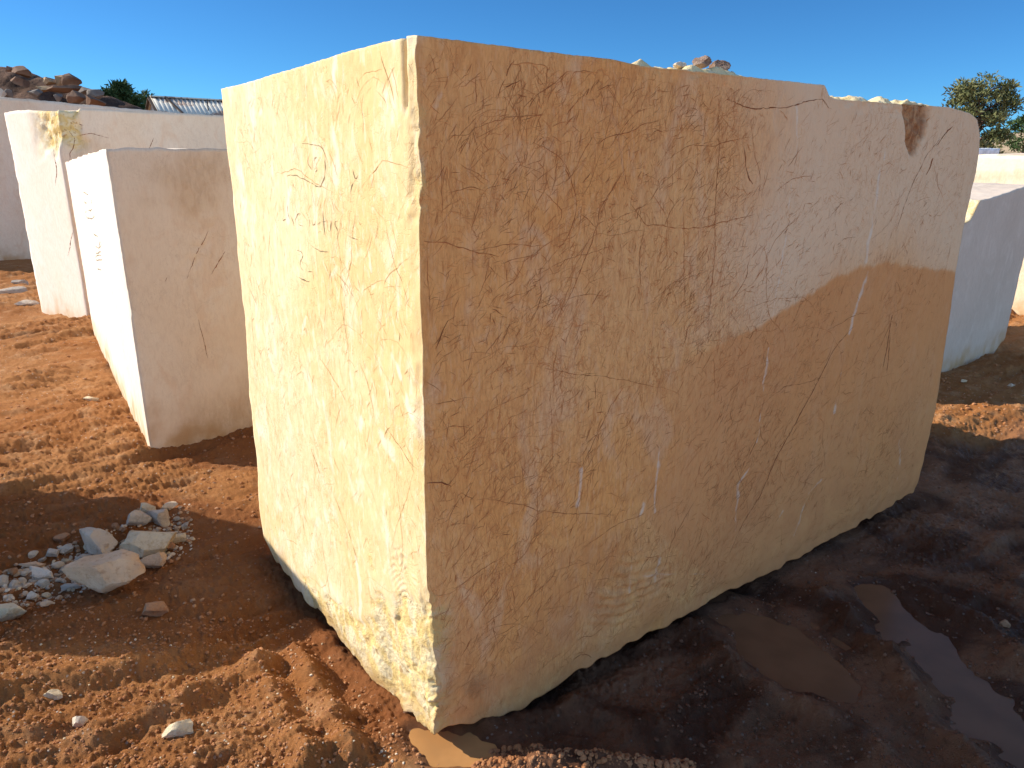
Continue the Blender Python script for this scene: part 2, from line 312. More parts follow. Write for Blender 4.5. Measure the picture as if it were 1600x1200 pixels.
# ------------------------------------------------------------------ sawn stone blocks
def box_grid(xs, ys, zs):
    """surface grid of a box; returns unit points, quads, face id per quad (0 R-face y=0, 1 L-face x=0, 2 top, 3 others)"""
    V = []; Fq = []; fid = []; off = 0
    def add(A, B, mk, f, flip):
        nonlocal off
        a, b_ = np.meshgrid(A, B, indexing='ij'); p = mk(a.ravel(), b_.ravel()); V.append(np.stack(p, 1))
        I = np.arange(a.size).reshape(a.shape)+off; q = np.stack([I[:-1, :-1], I[1:, :-1], I[1:, 1:], I[:-1, 1:]], -1).reshape(-1, 4)
        Fq.append(q[:, ::-1] if flip else q); fid.append(np.full(len(q), f)); off += a.size
    o = lambda v, a: np.full_like(a, v)
    add(xs, zs, lambda a, b_: (a, o(ys[0], a), b_), 0, False)
    add(ys, zs, lambda a, b_: (o(xs[0], a), a, b_), 1, True)
    add(xs, ys, lambda a, b_: (a, b_, o(zs[-1], a)), 2, False)
    add(xs, zs, lambda a, b_: (a, o(ys[-1], a), b_), 3, True)
    add(ys, zs, lambda a, b_: (o(xs[-1], a), a, b_), 3, False)
    add(xs, ys, lambda a, b_: (a, b_, o(zs[0], a)), 4, True)
    V = np.concatenate(V); Fq = np.concatenate(Fq); fid = np.concatenate(fid)
    key = np.round(V*1e5).astype(np.int64); _, first, inv = np.unique(key, axis=0, return_index=True, return_inverse=True)
    return V[first], inv.ravel()[Fq], fid
def ribbon(pts2, wid, rng, step=.012):
    """thin crack on a face: list of (u,z) -> strip of quads in (u,z)"""
    p = np.array(pts2, float); d = np.r_[0, np.cumsum(np.hypot(*np.diff(p, axis=0).T))]; n = max(3, int(d[-1]/step)+1); t = np.linspace(0, d[-1], n)
    q = np.stack([np.interp(t, d, p[:, 0]), np.interp(t, d, p[:, 1])], 1)
    if n > 8:
        for _ in range(3): q[1:-1] = (q[:-2]+2*q[1:-1]+q[2:])/4
    jit = np.cumsum(rng.normal(0, 1, (n, 2)), 0); jit -= np.linspace(0, 1, n)[:, None]*jit[-1]; q += jit*step*.13
    tg = np.gradient(q, axis=0); tg /= np.maximum(np.linalg.norm(tg, axis=1), 1e-9)[:, None]; nn = np.stack([-tg[:, 1], tg[:, 0]], 1)
    wv = wid*np.sin(np.linspace(.12, math.pi-.12, n))**.6*np.clip(rng.normal(.75, .35, n), .25, 1.5)/2
    return np.concatenate([q-nn*wv[:, None], q+nn*wv[:, None]]), [(i, i+1, n+i+1, n+i) for i in range(n-1)]

rng = np.random.default_rng(7)
R = lambda *p: [onplane(N0, RD, *q) for q in p]
Lf = lambda *p: [onplane(N0, LD, *q) for q in p]
def crop(s, ox, oy, pts): return [(ox+x/s, oy+y/s) for x, y in pts]
CR_R = [  # dark cracks of the brown face: (photo polyline, width)
 ([(981, 258), (940, 324), (933, 364), (911, 416), (893, 456), (875, 489)], .005), ([(966, 275), (950, 309), (938, 335)], .004),
 ([(1028, 186), (1006, 194), (970, 210), (933, 225)], .006), ([(986, 320), (1001, 339), (1006, 351), (1036, 358), (1072, 364), (1098, 359), (1144, 344), (1180, 334)], .006),
 ([(1006, 353), (1001, 397), (1003, 463)], .004), ([(688, 236), (690, 300), (691, 361)], .003), ([(662, 379), (706, 386), (750, 397), (779, 401)], .006),
 ([(724, 392), (787, 383), (849, 383)], .004), ([(667, 390), (671, 493)], .003), ([(1069, 331), (1071, 410), (1069, 493)], .004), ([(907, 335), (930, 355)], .005),
 ([(1124, 144), (1124, 220), (1118, 320), (1120, 392), (1108, 480), (1106, 536)], .006), ([(1172, 396), (1168, 432), (1144, 472)], .006),
 ([(1136, 152), (1165, 166), (1200, 170), (1240, 166), (1296, 154)], .007), ([(1162, 228), (1164, 260), (1176, 288)], .012),
 ([(1476, 212), (1452, 240), (1428, 292), (1404, 360)], .008), ([(1464, 242), (1458, 258), (1452, 270)], .02),
 ([(1500, 190), (1470, 222)], .012), ([(1336, 508), (1304, 544), (1293, 567), (1247, 660), (1213, 720), (1190, 773), (1160, 820), (1140, 867)], .009),
 ([(1396, 492), (1386, 540), (1378, 576)], .014), ([(1392, 520), (1384, 584)], .01), ([(850, 575), (920, 590), (1000, 600), (1040, 607)], .004),
 ([(760, 780), (840, 800), (895, 806), (960, 804)], .005), ([(665, 755), (690, 754), (705, 760)], .007), ([(862, 635), (865, 730)], .003),
 ([(790, 865), (755, 890), (700, 930)], .004), ([(1090, 775), (1055, 840), (1030, 910)], .005), ([(680, 630), (740, 620)], .004),
 ([(980, 595), (940, 660), (900, 745)], .005), ([(1115, 560), (1117, 625)], .004), ([(790, 120), (795, 105), (803, 95)], .006),
 ([(789, 137), (800, 132), (813, 125)], .007), ([(885, 180), (900, 160), (905, 152)], .006), ([(915, 150), (920, 138)], .007), ([(884, 265), (890, 280)], .006),
 ([(700, 500), (690, 518), (680, 545)], .008), ([(770, 482), (785, 492)], .006), ([(940, 452), (925, 475)], .006), ([(700, 700), (760, 640), (830, 610)], .003),
 ([(720, 850), (800, 760), (850, 735)], .003), ([(905, 860), (960, 820), (1010, 800)], .004), ([(1180, 640), (1230, 600), (1290, 590)], .004),
 ([(1320, 700), (1335, 660), (1334, 720)], .003), ([(1250, 770), (1262, 742), (1280, 726)], .006), ([(1100, 700), (1130, 655), (1150, 600)], .003),
 ([(1040, 250), (1075, 235), (1120, 232), (1170, 215)], .004), ([(1020, 470), (1050, 440), (1085, 430)], .003), ([(850, 300), (880, 330), (870, 352)], .003),
 ([(1210, 300), (1235, 280), (1270, 275)], .004), ([(840, 430), (890, 400), (960, 385)], .003), ([(740, 200), (800, 180), (850, 178)], .003),
 ([(700, 300), (740, 290), (760, 300)], .003), ([(1290, 640), (1282, 690), (1288, 740)], .003), ([(895, 1045), (915, 1036), (925, 1040)], .008),
]
WV_R = [([(1245, 165), (1243, 230), (1235, 300), (1228, 370), (1215, 440), (1207, 500)], .010), ([(1200, 545), (1192, 600), (1187, 660), (1183, 690)], .010),
 ([(1378, 240), (1372, 310), (1362, 370), (1357, 408)], .022), ([(1393, 185), (1386, 240)], .014), ([(1360, 425), (1340, 480), (1328, 520)], .022), ([(1325, 530), (1310, 600), (1304, 645)], .012),
 ([(1172, 730), (1155, 755), (1150, 790), (1148, 832)], .011), ([(1052, 610), (1048, 622)], .02), ([(1040, 650), (1030, 700), (1027, 760), (1024, 800)], .012),
 ([(1004, 788), (997, 804)], .018), ([(1032, 872), (1026, 905), (1017, 945)], .012), ([(985, 880), (982, 930)], .008), ([(948, 695), (938, 718)], .022),
 ([(1280, 752), (1262, 772), (1250, 810), (1240, 840)], .013), ([(1304, 625), (1301, 645)], .02), ([(1010, 900), (1060, 898), (1100, 905)], .008), ([(905, 735), (900, 790)], .014),
 ([(1400, 690), (1402, 720), (1396, 760)], .008), ([(690, 165), (694, 130)], .02), ([(1222, 800), (1210, 830)], .01)]
WV_L = [([(524, 88), (522, 112), (526, 144), (522, 200), (526, 232), (525, 282)], .020), ([(412, 140), (397, 188), (396, 228)], .022), ([(556, 344), (572, 376), (580, 424)], .017),
 ([(536, 332), (534, 396)], .016), ([(614, 557), (628, 592), (643, 650)], .016), ([(562, 650), (560, 715), (558, 753)], .014), ([(555, 868), (562, 906), (566, 985), (581, 1029)], .016),
 ([(452, 300), (450, 345)], .03), ([(595, 680), (612, 710)], .028), ([(618, 770), (612, 815)], .012), ([(572, 845), (578, 872)], .016), ([(478, 495), (470, 520)], .02), ([(625, 190), (620, 215)], .02)]
# marks scratched into the pale end face
c7 = lambda *pts: crop(5.457, 420, 220, pts)
MARKS = [c7((280, 0), (400, 15), (460, 30), (482, 60), (482, 250), (470, 320), (445, 370), (400, 350), (340, 310), (260, 295), (150, 297)),
 c7((330, 110), (335, 190), (365, 240)), c7((365, 245), (370, 160)), c7((415, 130), (392, 135), (385, 165)), c7((398, 160), (410, 215), (415, 235), (398, 262)), c7((210, 360), (210, 395)),
 c7((112, 650), (122, 674), (144, 672), (152, 648)), c7((160, 545), (165, 630), (182, 672)), c7((185, 630), (208, 690), (216, 722)), c7((278, 628), (258, 622), (236, 645), (228, 680), (235, 712)),
 c7((262, 720), (300, 726)), c7((322, 615), (345, 645), (353, 690), (350, 732)), c7((370, 680), (377, 716), (392, 724), (401, 680)), c7((418, 716), (445, 690)), c7((470, 600), (472, 700), (479, 805)),
 c7((455, 690), (492, 680)), c7((500, 690), (504, 755), (524, 775)), c7((537, 680), (530, 772)), c7((592, 688), (565, 678), (551, 700), (562, 732), (600, 770), (606, 810), (585, 838)),
 c7((680, 808), (764, 840)), c7((370, 890), (430, 930), (512, 948)), c7((245, 932), (280, 932), (302, 962), (296, 1004), (260, 1065), (296, 1106)), c7((338, 1125), (372, 1116)),
 c7((255, 1155), (350, 1195)), c7((480, 1050), (506, 1112)), c7((715, 240), (725, 300), (740, 328), (762, 288)), c7((740, 328), (706, 410), (698, 455))]
CR_L = [([(594, 78), (606, 120), (618, 165)], .0035), ([(560, 300), (600, 250), (640, 262)], .0025), ([(392, 560), (420, 640), (440, 700)], .0025), ([(585, 650), (575, 600), (560, 560)], .003),
 ([(500, 560), (532, 610), (540, 625)], .004), ([(486, 700), (500, 740)], .006), ([(520, 770), (545, 830), (560, 880)], .005), ([(450, 845), (466, 853)], .004), ([(446, 760), (455, 790)], .004),
 ([(612, 860), (640, 760), (646, 740)], .0025), ([(600, 660), (640, 720), (655, 735)], .003), ([(500, 830), (510, 900), (520, 960)], .0035), ([(560, 480), (540, 440), (520, 420)], .003),
 ([(595, 520), (600, 440), (640, 400)], .0025), ([(640, 480), (610, 380), (600, 340)], .0025), ([(430, 270), (470, 262), (520, 300)], .003)]

def chip(px_r, r, depth):  # chips knocked out of the near edge
    return (px_r, r, depth)
CHIPS = [(1.60, .05, .014), (1.53, .04, .016), (1.70, .05, .010), (1.74, .04, .006), (1.90, .03, .012), (.43, .06, .018), (.36, .05, .014), (.25, .06, .012), (.13, .05, .02), (.02, .06, .035)]
crater_c = onplane(N0, RD, 1444, 172); sc_c = onplane(N0, RD, 985, 935)
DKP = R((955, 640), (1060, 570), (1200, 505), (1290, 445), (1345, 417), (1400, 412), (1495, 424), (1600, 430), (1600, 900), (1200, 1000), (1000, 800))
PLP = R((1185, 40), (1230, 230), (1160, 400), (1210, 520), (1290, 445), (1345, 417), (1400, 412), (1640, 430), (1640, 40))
def main_deform(P):
    X, Y, Z = P[:, 0].copy(), P[:, 1].copy(), P[:, 2].copy(); A = {}
    onR = ss(.02, 0, Y); onL = ss(.02, 0, X); z01 = (Z-BZ0)/(BZ1-BZ0)
    # broken zone of the lit face, lower near corner
    b1 = polyd(Y, Z, [(-.1, .43), (.13, .43), (.22, .34), (.34, .40), (.36, .2), (.62, .1), (.95, .0), (1.1, -.2), (-.1, -.2)], True)
    w1 = fbm(np.stack([X, Y, Z], 1), .12, 3, 3)
    brk = ss(.02, -.03, b1+.07*w1+.02*noise(P, .03, 11))*ss(.12, 0, X)
    rgh = fbm(P*np.array([1, 1, .7]), .09, 4, 9, .6)
    ledge = np.floor((fbm(P*np.array([1, 1, .6]), .14, 2, 14))*5)/5
    dep = brk*(.006+.012*np.abs(rgh)+.02*(ledge+.5)*ss(.45, 0, Z)*ss(.4, .25, Y))
    # edge break-up
    eR = np.hypot(X, Y)
    ch = 0
    for zc, r, dp in CHIPS: ch = ch+dp*np.exp(-((Z-zc)/r)**2*1.5)*(1+.8*noise(P, .022, 61)+.4*noise(P, .009, 62))
    ch = (ch*.42+.002+.003*np.clip(noise(P*np.array([0, 0, 1]), .09, 63), 0, 1)+.0012*noise(P, .03, 67))*ss(.05+.02*noise(P, .03, 64), 0, eR); ch = np.maximum(ch, 0)
    # all the other edges: bottom ragged, top slightly chipped
    botn = fbm(P*np.array([1, 1, 0]), .35, 4, 71, .6)
    under = ss(.10, 0, Z-BZ0)
    lift = (.02+.028*botn+.012*noise(P*np.array([1, 1, 0]), .05, 73))
    lift = lift+.07*ss(.35, 0, X)*ss(.35, 0, Y)
    Z = Z+lift*ss(.35, 0, P[:, 2]-BZ0)
    inw = .012*under*(.6+.6*noise(P, .09, 75))
    nx = dep+ch*1.25+inw*onL
    ny = ch*.3+inw*onR
    # top profile along the brown face
    tp = np.interp(P[:, 0], [0, .6, .7, 1.2, 1.63, 1.655, 1.67, 1.72, 2.2, 2.7, 2.86, 2.95, 3.06], [0, .0, -.006, 0, .003, -.018, -.03, -.036, -.03, -.02, -.03, -.035, -.06])
    tedge = ss(.08, 0, BZ1-P[:, 2])
    Z = Z+tp*ss(.5, 0, BZ1-P[:, 2])+tedge*(.0010*noise(P, .09, 81)+.0012*noise(P, .014, 82))
    crust = ss(.68, .74, P[:, 0])*ss(1.25, 1.15, P[:, 0])+ss(1.72, 1.78, P[:, 0])*ss(2.75, 2.4, P[:, 0])
    top = (P[:, 2] > BZ1-1e-4)
    cr = crust*top*ss(.008, .03, P[:, 1])*ss(.5, .1, P[:, 1])
    Z = Z+cr*np.maximum(.010+.028*fbm(P, .06, 3, 84), 0)+top*ss(.02, .15, P[:, 1])*.006*fbm(P, .1, 3, 85)*ss(.02, .15, P[:, 0])
    ny = ny+crust*tedge*np.maximum(.012*fbm(P, .03, 2, 86), 0)
    # groove at the top of the lit face
    gr_ = np.exp(-((P[:, 1]-.047)/.007)**2)*ss(1.72, 1.78, P[:, 2]); nx = nx+.02*gr_
    # left top edge slopes
    Z = Z-.03*ss(0, 1.45, P[:, 1])*ss(.8, 1, z01)
    # far right side widens downward and rounds at the top corner
    xm = np.interp(P[:, 2], [-.1, .1, .4, .75, 1.12, 1.4, 1.63, 1.76, 1.83, 1.9], [3.09, 3.10, 3.12, 3.075, 3.02, 3.01, 3.015, 3.0, 2.975, 2.92])
    X = X*(1+ss(1.5, 3.06, P[:, 0])*(xm/3.06-1))
    # far left side
    ym = np.interp(P[:, 2], [-.1, -.05, .1, .4, .65, .94, 1.2, 1.52, 1.73, 1.87], [1.38, 1.46, 1.475, 1.445, 1.465, 1.42, 1.425, 1.42, 1.44, 1.427])+.006*noise(P*np.array([0, 0, 1]), .06, 91)
    Y = Y*(1+ss(.7, 1.45, P[:, 1])*(ym/1.45-1))
    # crater near the top of the brown face, right
    ax = (P[:, 0]-crater_c[0])/.155; az = (P[:, 2]-(crater_c[1]+.03))/.21
    cq = np.sqrt(ax**2+az**2)+.12*fbm(P, .05, 2, 92); cq = cq+.35*np.abs(ax)*ss(.3, -1, az); cm = ss(1.0, .75, cq)*onR
    ny = ny+cm*(.012+.03*fbm(P, .06, 4, 93, .6)+.02*ss(.0, .1, np.abs(P[:, 0]-crater_c[0]-.02)))
    # conchoidal ripple patch low on the brown face
    bx = (P[:, 0]-sc_c[0])/.23; bz = (P[:, 2]-sc_c[1]-.02)/.2; sq = np.sqrt(bx**2+bz**2)+.15*noise(P, .08, 94)
    sm = ss(1.0, .6, sq)*onR; dd = np.hypot(P[:, 0]-sc_c[0]-.12, P[:, 2]-sc_c[1]-.5)+.015*noise(P, .1, 95)
    ny = ny+sm*(.004+.003*np.sin(dd*150)+.006*fbm(P, .04, 2, 96))
    # ripples above the broken zone on the lit face
    g1 = ss(.11, .06, np.hypot((P[:, 1]-.12), (P[:, 2]-.47)/1.1)); nx = nx+g1*.0022*(1+np.sin((P[:, 2]+.9*np.abs(P[:, 1]-.12)+.035*noise(P, .05, 97))*300))*onL
    wob = .0018*noise(P, .35, 98)+.0008*noise(P, .06, 99)+.0005*noise(P, .02, 100)
    side = ss(.05, 0, 3.06-P[:, 0]); bk = ss(.05, 0, 1.45-P[:, 1])
    X = X+nx*ss(1.0, 0, P[:, 0])+wob*(P[:, 0] < 1e-4); Y = Y+ny*ss(1.0, 0, P[:, 1])+wob*(P[:, 1] < 1e-4)
    X = X-side*.004*(1+noise(P, .05, 101))*ss(.06, 0, P[:, 1]); 
    # colour masks
    u, z = P[:, 0], P[:, 2]
    nz = .012*fbm(np.stack([u, z, z*0], 1), .1, 3, 110)
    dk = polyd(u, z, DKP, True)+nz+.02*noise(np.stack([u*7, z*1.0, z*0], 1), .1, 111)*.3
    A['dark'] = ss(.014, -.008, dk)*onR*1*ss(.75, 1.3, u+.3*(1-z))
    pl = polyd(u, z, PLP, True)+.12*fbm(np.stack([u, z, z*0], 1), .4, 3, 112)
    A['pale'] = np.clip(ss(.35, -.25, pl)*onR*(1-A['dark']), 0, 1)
    wv = np.zeros(len(P))
    wu = .014*fbm(P, .16, 2, 140)+.007*noise(P, .035, 141); wk = np.clip(.95+1.3*fbm(P, .11, 3, 142), .25, 1.9)
    for pts, wd in WV_R: wv = np.maximum(wv, (1-ss(0, 1, polyd(u+wu, z, R(*pts))/(wd*wk)))*onR*np.clip(wk*.8, .4, .85))
    for pts, wd in WV_L: wv = np.maximum(wv, (1-ss(0, 1, polyd(P[:, 1]+wu, z, Lf(*pts))/(wd*1.3*wk)))*onL*np.clip(wk, .45, 1))
    A['wv'] = wv
    edge_b = ss(.055, .02, eR)*np.clip(ch*60-.25, 0, 1)
    A['rough'] = np.clip(np.maximum(np.maximum(brk*.85, edge_b), np.maximum(crust*top*.35, sm*.08)), 0, 1)
    A['rust'] = np.clip(cm*.9+ss(.07, .0, np.hypot((u-.16)/1, (z-.07)/1.4))*onR*.8*ss(.02, .05, u), 0, 1)
    A['soil'] = np.maximum(ss(.12, -.02, P[:, 2]-BZ0-.05*noise(P, .15, 120))*.7, onR*ss(.75, .05, P[:, 2]-BZ0-.22*fbm(P, .3, 4, 121))*.75)  # soil at the foot; taller reddish band offsets bluish shade on the brown face
    return np.stack([X, Y, Z], 1), A
def axis(n0, L, g):  # spacing grows geometrically with distance
    v = [0]; s = n0
    while v[-1] < L: v.append(v[-1]+s); s *= g
    v = np.array(v); return v*L/v[-1]
xs = axis(.0048, BX, 1.0028); ys = axis(.0048, BY, 1.004); zs = np.linspace(BZ0, BZ1, 360)
def place_block(name, P, quads, fid, deform, frame, ribbons, mats, face_mat):
    """P in block coordinates; frame=(origin, dirR, dirL)"""
    V, A = deform(P); midx = [face_mat[min(f, 3)] if f < 4 else face_mat[0] for f in range(5)]; mi = np.array(midx)[fid]
    allV = [V]; faces = [quads]; mids = [mi]; off = len(V)
    pr = []; fr = []
    for face, pts, wid, mat in ribbons:
        q, fs = ribbon(pts, wid, rng); o = np.zeros((len(q), 3)); o[:, 2] = q[:, 1]; o[:, 0 if face == 'R' else 1] = q[:, 0]
        pr.append(o); fr.append(np.full(len(q), face == 'R')); faces.append(np.array(fs)+off); mids.append(np.full(len(fs), mat)); off += len(q)
    if pr:
        pr = np.concatenate(pr); fr = np.concatenate(fr); Vd, _ = deform(pr); Vd[:, 1] -= .0009*fr; Vd[:, 0] -= .0009*~fr; allV.append(Vd)
    V = np.concatenate(allV); nv = len(P)
    attrs = {k: np.r_[a, np.zeros(len(V)-nv)] for k, a in A.items()}
    O, rd, ld = frame
    a = math.atan2(rd[1], rd[0])
    # shear the L axis when the block is not square
    lx = ld[0]*rd[0]+ld[1]*rd[1]; ly = -ld[0]*rd[1]+ld[1]*rd[0]
    V = np.stack([V[:, 0]+V[:, 1]*lx, V[:, 1]*ly, V[:, 2]], 1)
    o = mesh_obj(name, V, np.concatenate(faces), mats, np.concatenate(mids), True, attrs)
    o.location = (O[0], O[1], 0); o.rotation_euler = (0, 0, a); return o
def hairlines(face, n, umax, zmax, wlo, whi, llo, lhi, ang, dens, mats, sd):
    g = np.random.default_rng(sd); out = []; c = g.uniform([.02, -.06], [umax-.02, zmax-.03], (n*3, 2)); den = dens(c[:, 0], c[:, 1]); c = c[g.random(len(c)) < den][:n]
    for u, z in c:
        L = llo*(lhi/llo)**g.random()**1.4; a = g.choice(ang)+g.normal(0, .22); st = .010; k = max(3, int(L/st)); bend = g.normal(0, .02); p = [(u, z)]
        for i in range(k): a += bend+g.normal(0, .13); p.append((p[-1][0]+st*math.cos(a), p[-1][1]+st*math.sin(a)))
        p = [(min(max(x, .004), umax-.06), min(max(y, -.06), zmax-.012)) for x, y in p]
        out.append((face, p, wlo+(whi-wlo)*g.random()**2.5, int(g.choice(mats))))
    return out
def densR(u, z):
    q = np.stack([u, z, 0*u], 1); n = .55+.9*fbm(q, .35, 3, 130); d = np.clip(n, .12, 1)
    pale = ss(.3, -.2, polyd(u, z, PLP, True)); dk = ss(.1, -.1, polyd(u, z, DKP, True))*ss(1.2, 2.2, u)
    return np.clip(d*(1-.72*pale)*(1-.45*dk), .02, 1)
def densL(u, z): return np.clip(.5+.9*fbm(np.stack([u, z, 0*u+5], 1), .3, 3, 131), .1, 1)
P, Q, fid = box_grid(xs, ys, zs)
DG = [.75, .95, .6, 1.1, .5, 1.5, .25]
HR = hairlines('R', 7000, 3.0, 1.87, .0006, .0018, .02, .085, DG, densR, [6, 6, 6, 5], 41)+hairlines('R', 1500, 3.0, 1.87, .0008, .0026, .03, .12, DG+[2.5, 0], densR, [5, 6, 6], 46)
HR += hairlines('R', 110, 3.0, 1.87, .0009, .0026, .15, .6, [.85, .95, .7, 1.5, .15], densR, [6, 6, 5], 42)+hairlines('R', 2200, 3.0, 1.87, .0009, .0024, .008, .03, [.1, .75, 1.5, 2.4], densR, [6, 6, 5], 45)
HL = hairlines('L', 1500, 1.42, 1.85, .0007, .0020, .02, .12, [1.3, 1.55, 1.9, 2.2, .8], densL, [4, 7, 7], 43)+hairlines('L', 30, 1.42, 1.85, .0009, .002, .2, .6, [1.4, 1.9, 2.3], densL, [7], 44)
rib = HR+HL+[('R', R(*p), w_*.5, 2 if w_ > .006 else 5) for p, w_ in CR_R]+[('L', Lf(*p), .0034, 3) for p in MARKS]+[('L', Lf(*p), w_*.6, 4) for p, w_ in CR_L]
M['crack_l'] = plain('ochre_crack_line', (.42, .23, .09), .9, .1); M['crack_v'] = plain('faint_ochre_line', (.52, .34, .15), .9, .1)
M['crack_m'] = plain('brown_crack_line', (.38, .13, .045), .9, .1); M['crack_s'] = plain('faint_brown_line', (.50, .205, .075), .9, .1)
main = place_block('marble_block', P, Q, fid, main_deform, (N0, RD, LD), rib,
                   [M['marble_lit'], M['marble_brown'], M['crack'], M['scratch'], M['crack_l'], M['crack_m'], M['crack_s'], M['crack_v']], {0: 1, 1: 0, 2: 0, 3: 0})
tag(main, 'huge yellow marble block with brown veined side in the middle of the yard', 'stone block', 'sawn marble blocks in the yard')

def simple_block(name, O, rd, ld, LX, LY, z0, z1, mats, seed, tops=(0, 0), step=.02, extra=None, ribbons=(), lift=None):
    """tops: top height change at the end of the R axis and of the L axis; lift: bottom rise at end of L axis"""
    nx = max(8, int(LX/step)); ny = max(8, int(LY/step)); nz = max(8, int((z1-z0)/step)); s = seed*1000
    P, Q, fid = box_grid(np.linspace(0, LX, nx), np.linspace(0, LY, ny), np.linspace(z0, z1, nz))
    def df(P):
        t = (P[:, 2]-z0)/(z1-z0); V = P.copy()
        V[:, 2] += t*(tops[0]*P[:, 0]/LX+tops[1]*P[:, 1]/LY)+(1-t)*(lift or 0)*P[:, 1]/LY
        V[:, 2] += (1-t)**6*(.02*noise(P*np.array([1, 1, 0]), .25, s+1)+.01*noise(P*np.array([1, 1, 0]), .07, s+2))+t**20*(.006*noise(P, .12, s+3)+.004*noise(P, .04, s+4))
        w_ = .003*noise(P, .5, s+5)
        ed = np.minimum(np.minimum(P[:, 0], LX-P[:, 0])+np.minimum(P[:, 1], LY-P[:, 1]), 9)
        c = ss(.05, 0, ed)*(.002+.005*np.clip(noise(P, .12, s+6), 0, 1)+.003*np.clip(noise(P, .04, s+7), 0, 1))
        cx, cy = LX/2, LY/2
        V[:, 0] += -np.sign(P[:, 0]-cx)*c+w_*(P[:, 0] < 1e-4); V[:, 1] += -np.sign(P[:, 1]-cy)*c+w_*(P[:, 1] < 1e-4)
        A = {k: np.zeros(len(P)) for k in ('dark', 'pale', 'wv', 'rough', 'rust')}
        A['rough'] = np.clip(c*90-.4, 0, 1)*.5
        A['soil'] = ss(.30, 0, P[:, 2]-z0-.16*fbm(P, .25, 4, s+8)-.06*noise(P*np.array([3, 3, .5]), .15, s+9))*.9
        if extra: extra(P, V, A)
        return V, A
    return place_block(name, P, Q, fid, df, (O, rd, ld), ribbons, list(mats)+[M['crack'], M['scratch']], {0: 0, 1: 1 if len(mats) > 1 else 0, 2: 0, 3: 0})

# block with the marks on its bright end, left
NBk = gr(235, 703)[:2]; BL = gr(145, 515, .15)[:2]-NBk; LBl = float(np.linalg.norm(BL)); DBL = BL/LBl
RB = lambda *p: [onplane(NBk, RD, *q) for q in p]
LB = lambda *p: [onplane(NBk, DBL, *q) for q in p]
bs = [RB(p)[0] for p in ((215, 240), (350, 240), (350, 330), (300, 345), (240, 300))]
def exB(P, V, A):
    on = ss(.02, 0, P[:, 1]); u, z = P[:, 0], P[:, 2]; n = .1*fbm(np.stack([u, z, z*0], 1), .25, 4, 201)
    st = ss(.1, -.1, polyd(u, z, bs, True)+n*1.6)
    st2 = ss(.25, 0, z-.18+n*2)*ss(0, .35, u)
    A['rust'] = np.clip(st*.42+st2*.35, 0, 1)*on
    pits = ss(.06, 0, polyd(u, z, RB((330, 360), (305, 405), (290, 440)))+.03*noise(P, .03, 203))
    pits2 = ss(.1, 0, polyd(u, z, RB((345, 400), (325, 450), (330, 520), (340, 600)))+.06*noise(P, .05, 204))
    q = (pits*ss(.1, .5, noise(P, .025, 205))+.5*pits2*ss(.2, .6, noise(P*np.array([1, 1, .5]), .03, 206)))*on
    V[:, 1] += .008*q
c8 = lambda *pts: crop(5.457, 100, 240, pts)
MK_B = [c8((155, 268), (200, 302)), c8((165, 360), (190, 382)), c8((235, 355), (228, 392)), c8((170, 480), (195, 515), (245, 528), (256, 505), (240, 480)), c8((200, 440), (235, 438)), c8((185, 440), (178, 470)),
        c8((265, 780), (300, 785), (320, 765)), c8((300, 690), (310, 740), (298, 780)), c8((270, 850), (320, 832)), c8((265, 880), (320, 866)), c8((270, 912), (326, 896)), c8((285, 993), (322, 1000)), c8((240, 660), (290, 690))]
simple_block('marble_block', NBk, RD, DBL, 2.3, LBl, -.05, 1.65, [M['marble_pale'], M['marble_end']], 2, (.03, -.12), .018, exB,
    [('L', LB(*p), .009, 3) for p in MK_B]+[('R', RB(*p), .004, 2) for p in ([(325, 362), (308, 395), (292, 436)], [(352, 395), (330, 430)], [(262, 433), (258, 440)], [(310, 500), (325, 560)])], lift=.17)
tag(bpy.data.objects['marble_block.001'], 'cream marble block with scratched marks on its bright end, left of the big yellow block', 'stone block', 'sawn marble blocks in the yard')
# taller block behind it
NA = gr(140, 512)[:2]; LA = gr(65, 490)[:2]-NA; LAl = float(np.linalg.norm(LA))
RA = lambda *p: [onplane(NA, RD, *q) for q in p]
def exA(P, V, A):
    c = np.hypot(P[:, 0]*.9, (P[:, 2]-1.97)*.62)+.07*noise(P, .12, 301)
    m = ss(.26, .16, c)*ss(.55, .2, P[:, 1]); A['rough'] = np.maximum(A['rough'], m)
    d = m*(.05+.03*fbm(P, .07, 3, 302)); V[:, 0] += d; V[:, 1] += d*.6; V[:, 2] -= d*.5*ss(1.8, 1.97, P[:, 2])
    s = ss(.1, 0, np.abs(np.hypot(P[:, 0]-.25, (P[:, 2]-1.55)*.7)-.1))*.4+ss(.35, 0, P[:, 2]-.1+.1*noise(P, .2, 303))*.2
    A['rust'] = np.clip(s*(P[:, 1] < .05)*ss(.6, .1, P[:, 0]), 0, 1)
simple_block('marble_block', NA, RD, LA/LAl, 3.2, LAl, -.05, 1.985, [M['marble_pale'], M['marble_end']], 3, (-.02, -.03), .025, exA,
    [('R', RA(*p), .006, 2) for p in ([(100, 175+30), (110, 220), (108, 205+50)], [(83, 232), (88, 270), (86, 290)], [(115, 212), (140, 208), (170, 215)], [(110, 190), (130, 196)], [(240, 215), (232, 235)], [(115, 360), (105, 400)])])
tag(bpy.data.objects['marble_block.002'], 'tall pale marble block with a broken yellow top corner, behind the marked block', 'stone block', 'sawn marble blocks in the yard')
# farthest left block
ZP = gr(1, 409)[:2]-RD*1.2
simple_block('marble_block', ZP, RD, LD, 5.2, 1.5, -.05, 2.40, [M['marble_pale']], 4, (-.25, 0), .05)
tag(bpy.data.objects['marble_block.003'], 'pinkish marble block farthest left, cut by the frame and behind the tall pale block', 'stone block', 'sawn marble blocks in the yard')
